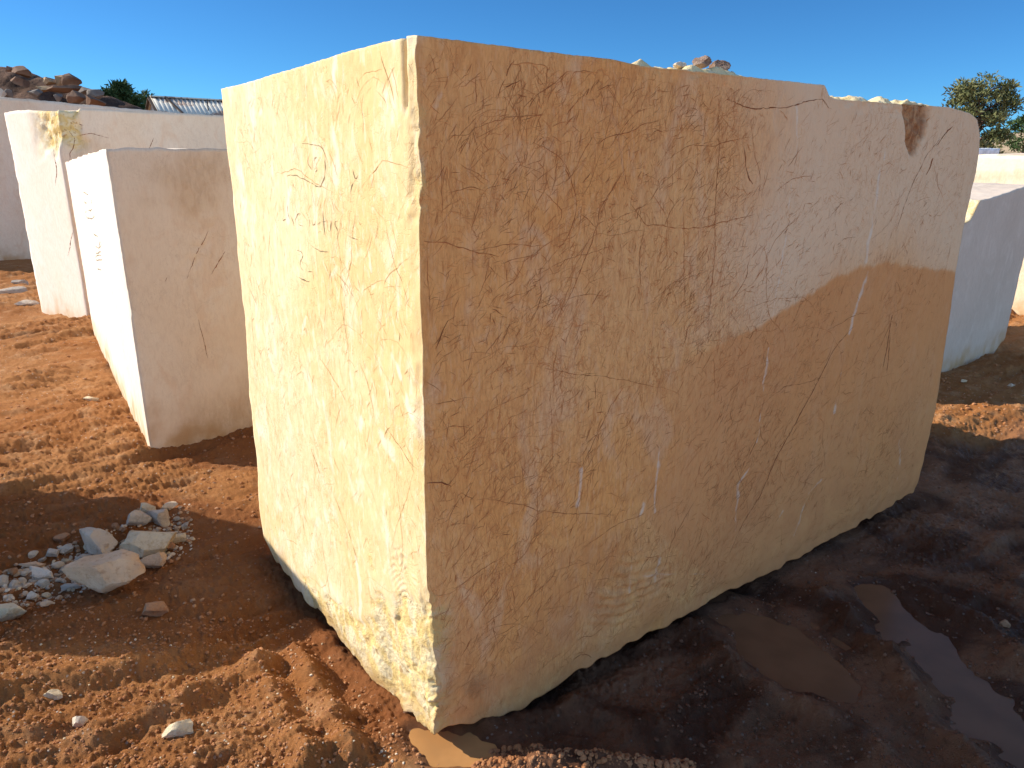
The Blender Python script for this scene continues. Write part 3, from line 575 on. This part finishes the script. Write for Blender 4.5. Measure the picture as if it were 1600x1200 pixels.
# block outside the frame on the left whose shadow lies over the rubble
simple_block('marble_block', (-3.55, 2.40), RD, LD, .62, .92, -.05, 1.36, [M['marble_pale']], 5, (0, 0), .04)
tag(bpy.data.objects['marble_block.004'], 'low marble block left of the stone rubble, mostly known by its shadow', 'stone block', 'sawn marble blocks in the yard')
# grey block, right
NG = gr(1480, 580)[:2]-RD*1.2; e1 = onplane(NG, RD, 1572, 525)[0]
ct = [onplane(NG, RD, *p) for p in ((1500, 352), (1517, 344), (1532, 314), (1560, 307), (1606, 290))]
GH = 1.62
def exG(P, V, A):
    tx = np.interp(P[:, 0], [ct[0][0]-.2]+[c[0] for c in ct], [ct[0][1]-.02]+[c[1] for c in ct])
    t = (P[:, 2]+.05)/(GH+.05); V[:, 2] += t**3*(tx-GH)
    near = ss(.5, 0, e1-P[:, 0])*ss(.3, 0, P[:, 2]); V[:, 2] += near*.13*ss(.5, 0, e1-P[:, 0])*(1-t)
    A['rough'] = np.maximum(A['rough'], ss(.0, .04, GH-.03-tx)*(P[:, 2] > GH-.01)*.8*ss(ct[2][0]+.1, ct[2][0]-.05, P[:, 0]))
    V[:, 2] += (P[:, 2] > GH-.01)*ss(ct[2][0]+.1, ct[2][0]-.05, P[:, 0])*.05*fbm(P, .12, 3, 401)*ss(.03, .1, P[:, 1])
    n = fbm(np.stack([P[:, 0], P[:, 2], 0*P[:, 0]], 1), .35, 4, 402); A['wv'] = ss(.25, .5, n)*.35
simple_block('marble_block', NG, RD, LD, e1, 1.6, -.05, GH, [M['marble_grey'], M['marble_band']], 6, (0, 0), .02, exG)
tag(bpy.data.objects['marble_block.005'], 'grey marble block with a stepped broken top, right behind the big yellow block', 'stone block', 'sawn marble blocks in the yard')
# large cream block behind the grey one
NE = gr(1592, 489)[:2]-LD*(-.0)-LD*.9
def exE(P, V, A):
    on = ss(.03, 0, P[:, 0]); z = P[:, 2]+.03*noise(P*np.array([0, 1, 1]), .5, 501)
    A['rust'] = (np.exp(-((z-1.5)/.05)**2)*.35+np.exp(-((z-1.0)/.07)**2)*.15)*on*ss(-.3, .5, noise(P, .7, 502)); A['wv'] = ss(1.52, 1.6, z)*.8*on
simple_block('marble_block', NE, RD, LD, 2.0, 6.0, -.05, 1.72, [M['marble_band'], M['marble_band']], 7, (0, .06), .04, exE)
tag(bpy.data.objects['marble_block.006'], 'cream banded marble block with an orange stripe, lit behind the grey block', 'stone block', 'sawn marble blocks in the yard')
# white block top and pink block top farther right
pw = at(1500, 240, 27); M['white'] = plain('white_marble', (.78, .78, .78), .7)
simple_block('marble_block', (at(1561, 240, 27)[0]-2.1, 27), np.array([1., 0]), np.array([0., 1]), 2.1, 1.5, -.05, float(at(1545, 231.5, 27)[2]), [M['white']], 8, (0, 0), .08)
tag(bpy.data.objects['marble_block.007'], 'white marble block in the distance below the pine tree on the right', 'stone block', 'sawn marble blocks in the yard')
simple_block('marble_block', (at(1556, 240, 22)[0], 22), np.array([.97, -.24]), np.array([.24, .97]), 4.0, 1.5, -.05, float(at(1556, 241, 22)[2]), [M['marble_pale']], 9, (.18, 0), .08)
tag(bpy.data.objects['marble_block.008'], 'pinkish marble block at the right edge, right of the distant white block', 'stone block', 'sawn marble blocks in the yard')

# ------------------------------------------------------------------ stones
def rock_mesh(seed, sub=3, cuts=11, sq=(1, 1, 1), rough=.06, cutd=(.55, .85)):
    r = np.random.default_rng(seed); bm = bmesh.new(); bmesh.ops.create_icosphere(bm, subdivisions=sub, radius=1)
    V = np.array([v.co[:] for v in bm.verts]); F = np.array([[v.index for v in f.verts] for f in bm.faces]); bm.free()
    for _ in range(cuts):
        n = r.normal(size=3); n /= np.linalg.norm(n); d = r.uniform(*cutd); t = V@n-d; m = t > 0; V[m] -= np.outer(t[m], n)
    V += rough*(fbm(V, .5, 4, seed*13, .55))[:, None]*V+(rough*.35*noise(V, .13, seed*13+5))[:, None]*V
    V /= np.abs(V).max(0); V *= np.array(sq)
    return V, F
def stone(name, px, py, wpx, hpx, mat, label, cat='stone', seed=1, group=None, rz=0, sub=4, depth=.8, z=None, cuts=11, sink=.25, kind=None, tilt=0, rough=.06, loc=None):
    p = gr(px, py, -.08) if loc is None else np.array(loc); dist = np.linalg.norm(p-np.array([0, 0, EYE])); k = dist/FPX
    hw = wpx*k/2; hh = hpx*k/2*.85; dp = max(hpx*.42, wpx*.22)*k*min(1, depth+.3)
    if loc is not None: hh = hpx*k/2; dp = hw*.8
    V, F = rock_mesh(seed, sub, cuts, (hw, dp, hh), rough, (.42, .8))
    o = mesh_obj(name, V, F, mat, smooth=True); o.data.set_sharp_from_angle(angle=rad(28))
    gz_ = gz1(p[0], p[1]) if z is None else z
    o.location = (p[0], p[1], gz_+hh*(1-2*sink)); o.rotation_euler = (tilt, tilt*.5, rz)
    tag(o, label, cat, group, kind); return o
grp = 'rubble stones heaped on the red earth'
LS = [ # px, py(base centre), w, h, mat, label
 (170, 918, 108, 64, 'rock_pink', 'large pinkish boulder, biggest stone of the rubble heap', 1, .25, .75),
 (152, 860, 74, 52, 'rock_grey', 'long grey stone leaning behind the large pinkish boulder', 2, -.5, .55),
 (228, 850, 80, 50, 'rock_tan', 'rounded tan slab stone right behind the large pinkish boulder', 3, 0, .8),
 (216, 826, 40, 30, 'rock_grey', 'grey angular stone on top of the tan slab stone', 4, .4, .8),
 (252, 818, 42, 28, 'rock_grey', 'bluish grey stone at the far end of the rubble heap', 5, .1, .8),
 (262, 798, 30, 14, 'rock_white', 'flat whitish stone, farthest of the rubble heap', 6, .5, .5),
 (232, 806, 24, 18, 'rock_tan', 'small tan stone beside the flat whitish far stone', 7, .2, .8),
 (240, 876, 44, 30, 'rock_pink', 'crumbly pinkish stone at the right foot of the tan slab', 8, .2, .8),
 (148, 838, 28, 16, 'rock_grey', 'small dark grey stone behind the long grey stone', 9, .2, .8),
 (146, 852, 34, 14, 'rock_tan', 'flat yellowish stone touching the long grey stone', 10, .2, .8),
 (121, 886, 30, 22, 'rock_grey', 'triangular grey stone left of the large pinkish boulder', 11, .6, .8),
 (104, 862, 22, 15, 'rock_grey', 'bluish grey cobble on the left slope of the rubble heap', 12, .1, .8),
 (84, 868, 22, 13, 'rock_grey', 'pale grey cobble next to the bluish cobble', 13, .1, .8),
 (128, 868, 24, 17, 'rock_grey', 'dark bluish cobble between the triangular and the long grey stone', 14, .1, .8),
 (55, 884, 44, 16, 'rock_pink', 'thin layered pinkish stone at the left end of the heap', 15, .1, .6),
 (60, 900, 46, 18, 'rock_white', 'splintered whitish stone lying below the layered stone', 16, -.3, .6),
 (104, 912, 34, 10, 'rock_grey', 'flat grey flake against the left foot of the large boulder', 17, .1, .6),
 (72, 926, 14, 10, 'rock_tan', 'small tan cobble left of the flat grey flake', 18, .1, .8),
 (51, 934, 16, 18, 'rock_white', 'small upright white stone below the rubble heap', 19, .1, .8),
 (70, 940, 20, 14, 'rock_white', 'thin pale slab chip below the flat grey flake', 20, .8, .4),
 (10, 968, 52, 32, 'rock_tan', 'tan and grey stone cut by the left edge of the frame', 21, .2, .8),
 (239, 950, 40, 24, 'rock_soil', 'flat soil coated stone in front of the large pinkish boulder', 22, .2, .9),
 (283, 836, 20, 16, 'rock_tan', 'small orange tan stone at the right side of the heap', 23, .2, .8),
 (266, 850, 22, 15, 'rock_soil', 'small reddish stone at the right foot of the heap', 24, .2, .8),
 (96, 842, 20, 13, 'rock_soil', 'brown earth coated stone above the left slope of the heap', 25, .2, .8),
 (125, 1126, 22, 17, 'rock_white', 'small white stone on the sunlit churned earth, bottom left', 26, .2, .8),
 (281, 1154, 40, 24, 'rock_tan', 'round flat yellowish stone on the churned earth near the bottom edge', 27, .2, .95),
 (86, 1092, 24, 14, 'rock_tan', 'dull tan stone half buried left of the white stone', 28, .2, .8),
 (1500, 975, 1, 1, None, '', 0, 0, 0),
 (1572, 968, 18, 12, 'rock_soil', 'brown stone in the wet mud at the right edge', 29, .2, .8),
 (1268, 1052, 26, 10, 'rock_soil', 'dark stone sticking out of the muddy puddle', 30, .2, .7),
 (1575, 622, 10, 7, 'rock_white', 'small white stone on the sunlit strip at the right edge', 31, .2, .8),
 (1502, 616, 12, 6, 'rock_tan', 'small tan stone on the sunlit strip beside the big block', 32, .2, .8),
 (148, 645, 24, 10, 'rock_tan', 'tan stone on the sunlit earth beside the marked block', 33, .2, .7),
 (685, 1197, 12, 7, 'rock_soil', 'dark pebble in the orange puddle at the corner of the big block', 34, .2, .7),
 (20, 470, 42, 12, 'rock_grey', 'grey slab in the stones behind, at the left edge', 35, .2, .5),
 (40, 490, 36, 10, 'rock_white', 'whitish slab in front of the grey slab at the left edge', 36, .2, .5),
 (34, 455, 20, 8, 'rock_grey', 'small grey stone behind the grey slab, far left', 37, .2, .5),
]
for (px, py, w_, h_, mt, lb, sd, rz, dp) in LS:
    if mt: stone('stone', px, py, w_*(.97 if 780 < py < 930 else 1.04), h_*1.12, M[mt], lb, 'stone', sd*7+3, None if py < 750 or py > 990 else grp, rz, 4, dp, sink=.2 if h_ > 14 else .28, rough=.12, cuts=17)
# small chips between them: one label, nothing tells them apart
protos = [rock_mesh(900+i, 3, 10, (1, .75, .6), .08) for i in range(6)]
pm = {}
rnd = random.Random(5)
CN = {'rock_grey': 'grey', 'rock_white': 'whitish', 'rock_pink': 'pinkish', 'rock_tan': 'tan', 'rock_soil': 'earth brown'}
for i in range(150):
    t = rnd.random()**1.05; cx = 12+t*285+rnd.gauss(0, 11); cy = 920-t*104+rnd.gauss(0, 13)
    s = (3.2+6.0*rnd.random()**1.6)*(1.15 if t < .5 else .9); mt = rnd.choice(['rock_grey', 'rock_white', 'rock_white', 'rock_pink', 'rock_tan', 'rock_soil']); k = (rnd.randrange(6), mt)
    p = gr(cx, cy, -.08); d = np.linalg.norm(p-np.array([0, 0, EYE]))/FPX*s*.9
    if k not in pm:
        o = mesh_obj('stone_chip', protos[k[0]][0], protos[k[0]][1], M[mt], smooth=False); pm[k] = o
    else: o = pm[k].copy(); S.collection.objects.link(o)
    o.location = (p[0], p[1], gz1(p[0], p[1])+d*.35); o.scale = (d, d, d); o.rotation_euler = (rnd.uniform(-.4, .4), rnd.uniform(-.4, .4), rnd.uniform(0, 6))
    end = 'left end' if cx < 90 else 'middle' if cx < 190 else 'far right end'
    tag(o, 'small %s angular chip among the rubble at the %s of the heap' % (CN[mt], end), 'stone chip', 'small %s stone chips at the %s of the rubble heap' % (CN[mt], end))
# loose pieces on top of the big block
def on_top(u, v, z=1.9): q = N0+RD*u+LD*v; return (q[0], q[1], z)
for i, (u, v, w_, h_, mt, lb) in enumerate([(1.03, .06, 26, 17, 'rock_dk', 'dark pinkish lump resting on top of the big yellow block'), (1.12, .06, 24, 14, 'rock_dk', 'brown lump right of the pinkish one on top of the big yellow block'),
        (.95, .07, 18, 8, 'rock_white', 'pale flat piece left of the lumps on top of the big yellow block'), (2.12, .05, 12, 7, 'rock_tan', 'small yellow piece on the lower right part of the big block top')]):
    stone('loose_stone', 0, 0, w_*1.25, h_*1.4, M[mt], lb, 'stone', 400+i, 'loose pieces on top of the big block', 0, 4, .8, z=1.903 if u < 1.5 else 1.868, loc=on_top(u, v), sink=.12, rough=.22, cuts=14)

def scatter(name, n, region, smin, smax, mats, seed, kindlab):
    """uncountable crumbs on the ground, one mesh"""
    r = np.random.default_rng(seed); X, Y = region(r, n); Z = ground_z(X, Y)[0]; n = len(X)
    s = smin+(smax-smin)*r.random(n)**4; VV = []; FF = []; mi = []; off = 0
    pr = [rock_mesh(800+i, 2, 8, (1, .8, .65), .1) for i in range(5)]
    for i in range(n):
        V, F = pr[i % 5]; a = r.uniform(0, 6.28); c, q = math.cos(a), math.sin(a); V = V*s[i]*r.uniform(.8, 1.2, 3)
        V = np.stack([V[:, 0]*c-V[:, 1]*q, V[:, 0]*q+V[:, 1]*c, V[:, 2]], 1)+[X[i], Y[i], Z[i]+s[i]*.15]
        VV.append(V); FF.append(F+off); off += len(V); mi.append(np.full(len(F), r.integers(len(mats))))
    o = mesh_obj(name, np.concatenate(VV), np.concatenate(FF), mats, np.concatenate(mi), False); tag(o, kindlab, 'ground cover', kind='stuff'); return o
def px_region(x0, x1, y0, y1, f=None):
    def g(r, n):
        xs_ = r.uniform(x0, x1, n*3); ys_ = r.uniform(y0, y1, n*3)
        pts = np.array([gr(a, b, -.08)[:2] for a, b in zip(xs_, ys_) if f is None or f(a, b, r)])[:n]; lx, ly = loc2(pts[:, 0], pts[:, 1])
        k = ~((lx > -.02) & (lx < BX) & (ly > -.02) & (ly < BY)); return pts[k, 0], pts[k, 1]
    return g
scatter('soil_clods', 6500, px_region(-40, 660, 950, 1215), .0015, .009, [M['clod']], 11, 'crumbly red earth clods on the churned sunlit ground')
scatter('soil_clods', 700, px_region(740, 1090, 1175, 1215), .003, .013, [M['clod']], 12, 'sunlit earth clods along the bottom edge in front of the big block')
scatter('soil_clods', 2600, px_region(-40, 420, 520, 960), .002, .014, [M['clod'], M['clod'], M['rock_soil']], 13, 'red earth crumbs around the left blocks and the rubble')
scatter('soil_clods', 450, px_region(1440, 1640, 590, 680), .004, .018, [M['clod']], 14, 'earth crumbs on the sunlit strip at the right')
def near_base(a, b, r):
    yb = 1150-(a-700)*.52; return 0 < b-yb < 75 and r.random() < math.exp(-(b-yb)/32)
scatter('gravel', 650, px_region(720, 1440, 760, 1190, near_base), .001, .0055, [M['rock_grey'], M['rock_white'], M['rock_soil']], 15, 'tiny pale gravel in the dark mud along the foot of the big block')
def heap_px(a, b, r): return abs((b-(925-(a-15)*.37)))+r.exponential(11) < 36
scatter('rubble_grit', 1500, px_region(0, 300, 780, 950, heap_px), .003, .016, [M['rock_grey'], M['rock_white'], M['rock_white'], M['rock_pink'], M['rock_tan'], M['rock_soil']], 19, 'fine broken stone grit between the rubble stones')
scatter('gravel', 900, px_region(-40, 640, 950, 1215), .0008, .006, [M['rock_white'], M['rock_tan']], 16, 'small pale gravel on the sunlit churned earth')
scatter('mud_lumps', 3200, px_region(1000, 1640, 700, 1210), .002, .011, [M['mud']], 17, 'lumpy wet mud at the right edge')

# ------------------------------------------------------------------ distance: spoil heap, boulders, shed, trees, hills
def terrain(name, poly, Y, depth, mat, seed, bot=-.2, amp=.3, slope=.0, sc=2.5):
    """a real mound: crest profile given at distance Y, falling towards and away from the viewer"""
    P = np.array([at(*p, Y) for p in poly]); nx, ny = 160, 60
    u = np.linspace(0, 1, nx); x = np.interp(u, np.linspace(0, 1, len(P)), P[:, 0]); zc = np.interp(x, P[:, 0], P[:, 2])
    V = []
    for j in range(ny):
        v = j/(ny-1); yy = Y-depth+v*depth*2.2; k = ss(0, 1, min(1, v*2.2)) if v*2.2 < 1 else 1-ss(0, 1, (v*2.2-1)/1.2)*.9
        V.append(np.stack([x*yy/Y if slope else x, np.full(nx, yy), bot+(zc-bot)*k], 1))
    V = np.concatenate(V); V[:, 2] += amp*fbm(V, sc, 5, seed)*np.clip((V[:, 2]-bot)/1.5, 0, 1)
    I = np.arange(nx*ny).reshape(ny, nx); F = np.stack([I[:-1, :-1], I[:-1, 1:], I[1:, 1:], I[1:, :-1]], -1).reshape(-1, 4)
    return tag(mesh_obj(name, V, F, mat), kind='structure')
def heap_mat():
    b = NB('spoil_earth'); n = b.noise(.5, 7, dist=.5); f = b.noise(3, 7, rough=.7)
    c = b.mix(b.ramp(n, .4, .6), (.10, .058, .04), (.21, .125, .085)); c = b.mix(b.ramp(f, .5, .65, 0, .8), c, (.06, .036, .028))
    return b.done(c, .95, b.bump(f, 1, .3), .1)
M['heap'] = heap_mat()
HY = 34
terrain('spoil_heap', [(-120, 100), (0, 106), (30, 110), (55, 124), (90, 133), (125, 143), (165, 152), (200, 172), (230, 195), (260, 215)], HY, 7, M['heap'], 21, amp=.6)
hb = [(38, 113, 34, 18, 'brown jutting rock on the crest of the spoil heap', .2), (19, 109, 26, 10, 'flat dark rock at the left end of the spoil heap crest', 0), (74, 127, 22, 13, 'small yellowish boulder on the spoil heap crest', 0),
      (94, 124, 20, 20, 'tan boulder leaning on the big square boulder of the spoil heap', .4), (112, 126, 26, 24, 'big square brown boulder on the spoil heap crest', .1), (100, 138, 56, 12, 'long flat slab jutting from the spoil heap', -.1),
      (92, 152, 14, 14, 'pointed grey rock on the spoil heap slope', .6), (133, 141, 22, 12, 'grey brown rock right of the big square boulder', .2), (152, 147, 28, 14, 'sloping bluish slab at the right end of the spoil heap', .2),
      (145, 158, 32, 22, 'pinkish block half buried at the right end of the spoil heap', .1), (120, 155, 26, 24, 'dark rounded rock low in the spoil heap', .3), (55, 146, 22, 14, 'dark grey rock in the middle of the spoil heap slope', .3),
      (12, 146, 14, 12, 'grey rock low on the left of the spoil heap', .2), (2, 148, 14, 18, 'white rock at the left edge below the spoil heap', .5), (28, 128, 26, 14, 'brown rock under the crest at the left of the spoil heap', .3),
      (70, 140, 26, 10, 'brown ledge rock in the spoil heap below the yellowish boulder', .1)]
for i, (px, py, w_, h_, lb, rz) in enumerate(hb):
    p = at(px, py, HY-1.2-max(0, (py-125))*.09); k = p[1]/FPX; V, F = rock_mesh(500+i, 4, 10, (w_*k/2, w_*k/2*.8, h_*k/2), .1, (.38, .7))
    m_ = M['rock_white'] if 'white' in lb else M['rock_fart'] if ('yellowish' in lb or 'tan ' in lb) else M['rock_farg'] if 'grey' in lb or 'bluish' in lb else M['rock_far']
    o = mesh_obj('boulder', V, F, m_); o.data.set_sharp_from_angle(angle=rad(25)); o.location = p; o.rotation_euler = (0, rz*.3, rz); tag(o, lb, 'boulder', 'boulders on the spoil heap')

# shed with corrugated roof
def corr(name, A, B, C_, D, n, amp, mat, parent, th=.02):
    """corrugated sheet spanning quad A-B (ridge) to D-C (eave), waves across AB"""
    A, B, C_, D = map(np.array, (A, B, C_, D)); nrm = np.cross(B-A, D-A); nrm = nrm/np.linalg.norm(nrm); V = []
    for side in (0, 1):
        for j in range(3):
            for i in range(n*4+1):
                u = i/(n*4); v = j/2; p = (A*(1-u)+B*u)*(1-v)+(D*(1-u)+C_*u)*v; V.append(p+nrm*(amp*math.sin(u*n*2*math.pi)-side*th))
    w_ = n*4+1; F = []
    for side in (0, 1):
        o = side*3*w_
        for j in range(2):
            for i in range(w_-1):
                f = (o+j*w_+i, o+j*w_+i+1, o+(j+1)*w_+i+1, o+(j+1)*w_+i); F.append(f if side == 0 else f[::-1])
    for i in range(w_-1):
        F.append((i+1, i, 3*w_+i, 3*w_+i+1)); F.append((2*w_+i, 2*w_+i+1, 5*w_+i+1, 5*w_+i))
    for j in range(2):
        F.append((j*w_, (j+1)*w_, 3*w_+(j+1)*w_, 3*w_+j*w_)); F.append(((j+1)*w_-1+w_, (j+1)*w_-1, 3*w_+(j+1)*w_-1, 3*w_+(j+1)*w_-1+w_))
    return mesh_obj(name, V, F, mat, parent=parent)
def tin(name, c, rust):
    b = NB(name); n = b.noise(.8, 6, b.map((1, 1, 3)), .8)
    return b.done(b.mix(b.ramp(n, .5, .62, 0, rust), c, (.33, .17, .1)), .55, b.bump(b.noise(9, 3), .2, .01), .4)
M['tin'] = tin('weathered_tin', (.66, .62, .52), .8); M['tin2'] = tin('grey_tin_wall', (.42, .43, .42), .3); M['dark'] = plain('dark_wood', (.09, .06, .045), .9); M['render'] = plain('pale_wall', (.5, .4, .3), .9)
def bar(name, a, b_, w_, mat, parent, h_=None):
    a, b_ = Vector(a), Vector(b_); d = (b_-a); L = d.length; bm = bmesh.new(); bmesh.ops.create_cube(bm, size=1)
    for v in bm.verts: v.co = (v.co.x*w_, v.co.y*(h_ or w_), v.co.z*L)
    bmesh.ops.bevel(bm, geom=bm.edges[:], offset=min(w_, h_ or w_)*.12, segments=1, affect='EDGES')
    me = bpy.data.meshes.new(name); bm.to_mesh(me); bm.free(); me.materials.append(mat); o = bpy.data.objects.new(name, me); S.collection.objects.link(o)
    if parent: o.parent = parent
    o.matrix_local = Matrix.Translation((a+b_)/2) @ d.to_track_quat('Z', 'Y').to_matrix().to_4x4(); return o
SY = 45.0
shed = empty('tin_shed'); a0 = at(242, 152, SY); apex = np.array(a0)
Lr = 16.0; rdv = np.array([.80, .60, 0]); front = np.array([.60, -.80, 0])*1.95   # ridge direction, gable half width
zr = apex[2]; ze = zr-1.12
eF = apex+front*1.05; eF[2] = ze; eBk = apex-front*1.05; eBk[2] = ze
shed.location = (apex[0], apex[1], 0); so = np.array([apex[0], apex[1], 0])
rg0 = apex-so; e0 = eF-so; b0 = eBk-so
ov = -rdv*.25
corr('roof_sheet', rg0+ov, rg0+rdv*Lr, e0+rdv*Lr, e0+ov, 66, .035, M['tin'], shed)
corr('roof_sheet', rg0+ov, rg0+rdv*Lr, b0+rdv*Lr, b0+ov, 66, .035, M['tin'], shed)
wf = e0*.94; wb = b0*.94; wf[2] = ze-.02; wb[2] = ze-.02
def wall(name, pts, mat, th=.08):
    P = np.array(pts); n = np.cross(P[1]-P[0], P[2]-P[0]); n = n/np.linalg.norm(n)*th; k = len(P); V = np.concatenate([P, P+n])
    F = [tuple(range(k)), tuple(range(2*k-1, k-1, -1))]+[(i, i+k, (i+1) % k+k, (i+1) % k) for i in range(k)]
    return mesh_obj(name, V, F, mat, smooth=False, parent=shed)
g3 = lambda p, z: np.array([p[0], p[1], z])
wall('front_wall', [g3(wf, -.1), g3(wf+rdv*(Lr-.2), -.1), g3(wf+rdv*(Lr-.2), ze-.05), g3(wf, ze-.05)], M['render'])
wall('back_wall', [g3(wb, -.1), g3(wb+rdv*(Lr-.2), -.1), g3(wb+rdv*(Lr-.2), ze-.05), g3(wb, ze-.05)], M['render'])
wall('end_wall', [g3(wf+rdv*(Lr-.2), -.1), g3(wb+rdv*(Lr-.2), -.1), g3(wb+rdv*(Lr-.2), ze-.05), g3(rg0+rdv*(Lr-.2), zr-.1), g3(wf+rdv*(Lr-.2), ze-.05)], M['render'])
gab = wall('gable_wall', [g3(wf, -.1), g3(wb, -.1), g3(wb, ze-.05), g3(rg0, zr-.1), g3(wf, ze-.05)], M['tin2'])
for k in range(17):
    t = (k+.5)/17; p = wf*(1-t)+wb*t; top_ = ze-.05+(zr-ze-.05)*(1-abs(2*t-1)); bar('wall_rib', (p[0]-.10*rdv[0], p[1]-.10*rdv[1], 0), (p[0]-.10*rdv[0], p[1]-.10*rdv[1], top_-.05), .09, M['tin2'], shed, .05)
bar('barge_board', rg0+ov*1.3+[0, 0, -.05], e0+ov*1.3+[0, 0, -.05], .16, M['dark'], shed, .06)
bar('barge_board', rg0+ov*1.3+[0, 0, -.05], b0+ov*1.3+[0, 0, -.05], .16, M['dark'], shed, .06)
bar('hip_flashing', rg0+rdv*.55+[0, 0, .08], e0+rdv*1.1+[0, 0, .08], .14, M['dark'], shed, .06)
bar('ridge_cap', rg0+ov+[0, 0, .05], rg0+rdv*Lr+[0, 0, .05], .22, M['tin'], shed, .08)
bar('eaves_beam', e0+[0, 0, -.12], e0+rdv*Lr+[0, 0, -.12], .14, M['dark'], shed)
bar('vent_pipe', e0*.6+rg0*.4+rdv*2.6+[0, 0, -.1], e0*.6+rg0*.4+rdv*2.6+[0, 0, .65], .05, M['dark'], shed)
tag(shed, 'low shed with rusty corrugated tin roof behind the pale blocks on the left', 'shed')

# trees
def leaf_mat(name, c1, c2, c3):
    b = NB(name); n = b.noise(1.6, 4); f = b.noise(14, 2); c = b.mix(b.ramp(n, .4, .6), c1, c2); c = b.mix(b.ramp(f, .5, .65, 0, .7), c, c3)
    return b.done(c, .75, None, .25)
M['pine'] = leaf_mat('pine_needles', (.12, .135, .05), (.18, .18, .075), (.075, .09, .03)); M['dpine'] = leaf_mat('dark_needles', (.035, .07, .022), (.055, .095, .03), (.08, .12, .035)); M['bark'] = plain('bark', (.16, .1, .07), .95)
def tube(pts, r0, r1, seg=7):
    V = []; F = []; n = len(pts)
    for i, p in enumerate(pts):
        a = Vector(pts[min(i+1, n-1)])-Vector(pts[max(i-1, 0)]); q = a.to_track_quat('Z', 'Y'); r = r0+(r1-r0)*i/(n-1)
        for k in range(seg): V.append(Vector(p)+q@Vector((r*math.cos(k*6.283/seg), r*math.sin(k*6.283/seg), 0)))
    for i in range(n-1):
        for k in range(seg): F.append((i*seg+k, i*seg+(k+1) % seg, (i+1)*seg+(k+1) % seg, (i+1)*seg+k))
    return [tuple(v) for v in V], F
def pine(loc, H, Wd, label, seed, mat, name='pine_tree', clumps=70, per=90, low=.15, leaf=.10, group=None, shape='round'):
    r = np.random.default_rng(seed); root = empty(name, loc); VT, FT = tube([(0, 0, -.3), (.1*H*.1, 0, H*.35), (-.02*H, .02*H, H*.7), (0, 0, H*.93)], H*.035, H*.006); cs = []
    for i in range(clumps):
        if shape == 'cone': h = low+(1-low)*r.random()**1.3; w_ = Wd*(1-h*.93)*.95
        else: h = low+(1-low)*r.random(); w_ = Wd*math.sqrt(max(0.03, 1-((h-.5)/.56)**2))
        a = r.uniform(0, 6.283); q = w_*math.sqrt(r.uniform(.15, 1.0))*r.uniform(.75, 1.12)
        c = np.array([q*math.cos(a), q*math.sin(a), H*h+r.normal(0, .02*H)]); cs.append(c)
        if i % 2 == 0:
            b0_ = (0, 0, max(.1, c[2]-q*.5)); v, f = tube([b0_, tuple(np.array(b0_)*.5+c*.5+[0, 0, .04*H]), tuple(c)], H*.012, H*.003, 5); o_ = len(VT); VT += v; FT += [tuple(x+o_ for x in ff) for ff in f]
    mesh_obj('trunk', VT, FT, M['bark'], parent=root)
    V = []; F = []
    for c in cs:
        s = H*r.uniform(.05, .105)
        n = int(per*r.uniform(.6, 1.3)); P = r.normal(0, 1, (n, 3)); P /= np.linalg.norm(P, axis=1)[:, None]; P *= (r.random(n)**.45)[:, None]*s*np.array([1.25, 1.25, .65])
        P += c; d = r.normal(0, 1, (n, 3))+(P-c)/s*1.2+[0, 0, .7]; d /= np.linalg.norm(d, axis=1)[:, None]; e = np.cross(d, r.normal(0, 1, (n, 3))); e /= np.linalg.norm(e, axis=1)[:, None]
        L = leaf*r.uniform(.7, 1.4, n)[:, None]*H/5; b_ = len(V)*0
        Q = np.stack([P-e*L*.22, P+e*L*.22, P+d*L+e*L*.07, P+d*L-e*L*.07], 1); V.append(Q.reshape(-1, 3))
    V = np.concatenate(V); F = np.arange(len(V)).reshape(-1, 4); mesh_obj('crown', V, F, mat, smooth=False, parent=root)
    return tag(root, label, 'tree', group)
def tree_px(x, ytop, wpx, Y, *a, **k):
    t = at(x, ytop, Y); return pine((t[0], Y, 0), t[2], wpx/FPX*Y/2, *a, **k)
tree_px(1539, 127, 98, 42, 'spreading olive green pine behind the right end of the big block', 61, M['pine'], clumps=135, per=120, low=.05, leaf=.15)
tree_px(1612, 182, 60, 70, 'dark round tree at the right edge, farther than the pine', 62, M['dpine'], clumps=60, per=70, leaf=.2)
gp = 'dark conifers between the spoil heap and the shed'
tree_px(188, 136, 42, 40, 'tallest dark conifer, left of the tin shed', 63, M['dpine'], clumps=90, per=80, leaf=.2, group=gp, low=.3, shape='cone')
tree_px(168, 146, 34, 39, 'dark conifer next to the end of the spoil heap', 64, M['dpine'], clumps=60, per=80, leaf=.2, group=gp, low=.3, shape='cone')
tree_px(225, 143, 30, 50, 'dark conifer right behind the shed gable', 65, M['dpine'], clumps=60, per=80, leaf=.2, group=gp, low=.3, shape='cone')
tree_px(207, 151, 34, 41, 'low dark conifer between the tallest one and the shed gable', 66, M['dpine'], clumps=60, per=80, leaf=.2, group=gp, low=.3, shape='cone')

def hill_mat(name, c1, c2, c3):
    b = NB(name); n = b.noise(.03, 7); f = b.noise(.25, 7, rough=.7); c = b.mix(b.ramp(n, .4, .6), c1, c2); c = b.mix(b.ramp(f, .52, .62, 0, .8), c, c3); return b.done(c, .95, None, .1)
M['hill'] = hill_mat('dry_hillside', (.36, .27, .17), (.42, .31, .2), (.2, .18, .1))
terrain('hillside', [(900, 252), (1200, 248), (1400, 236), (1500, 226), (1560, 214), (1600, 206), (1700, 196), (1850, 200), (2000, 240)], 160, 70, M['hill'], 31, bot=-2, amp=2, sc=25)
rr_ = random.Random(3)
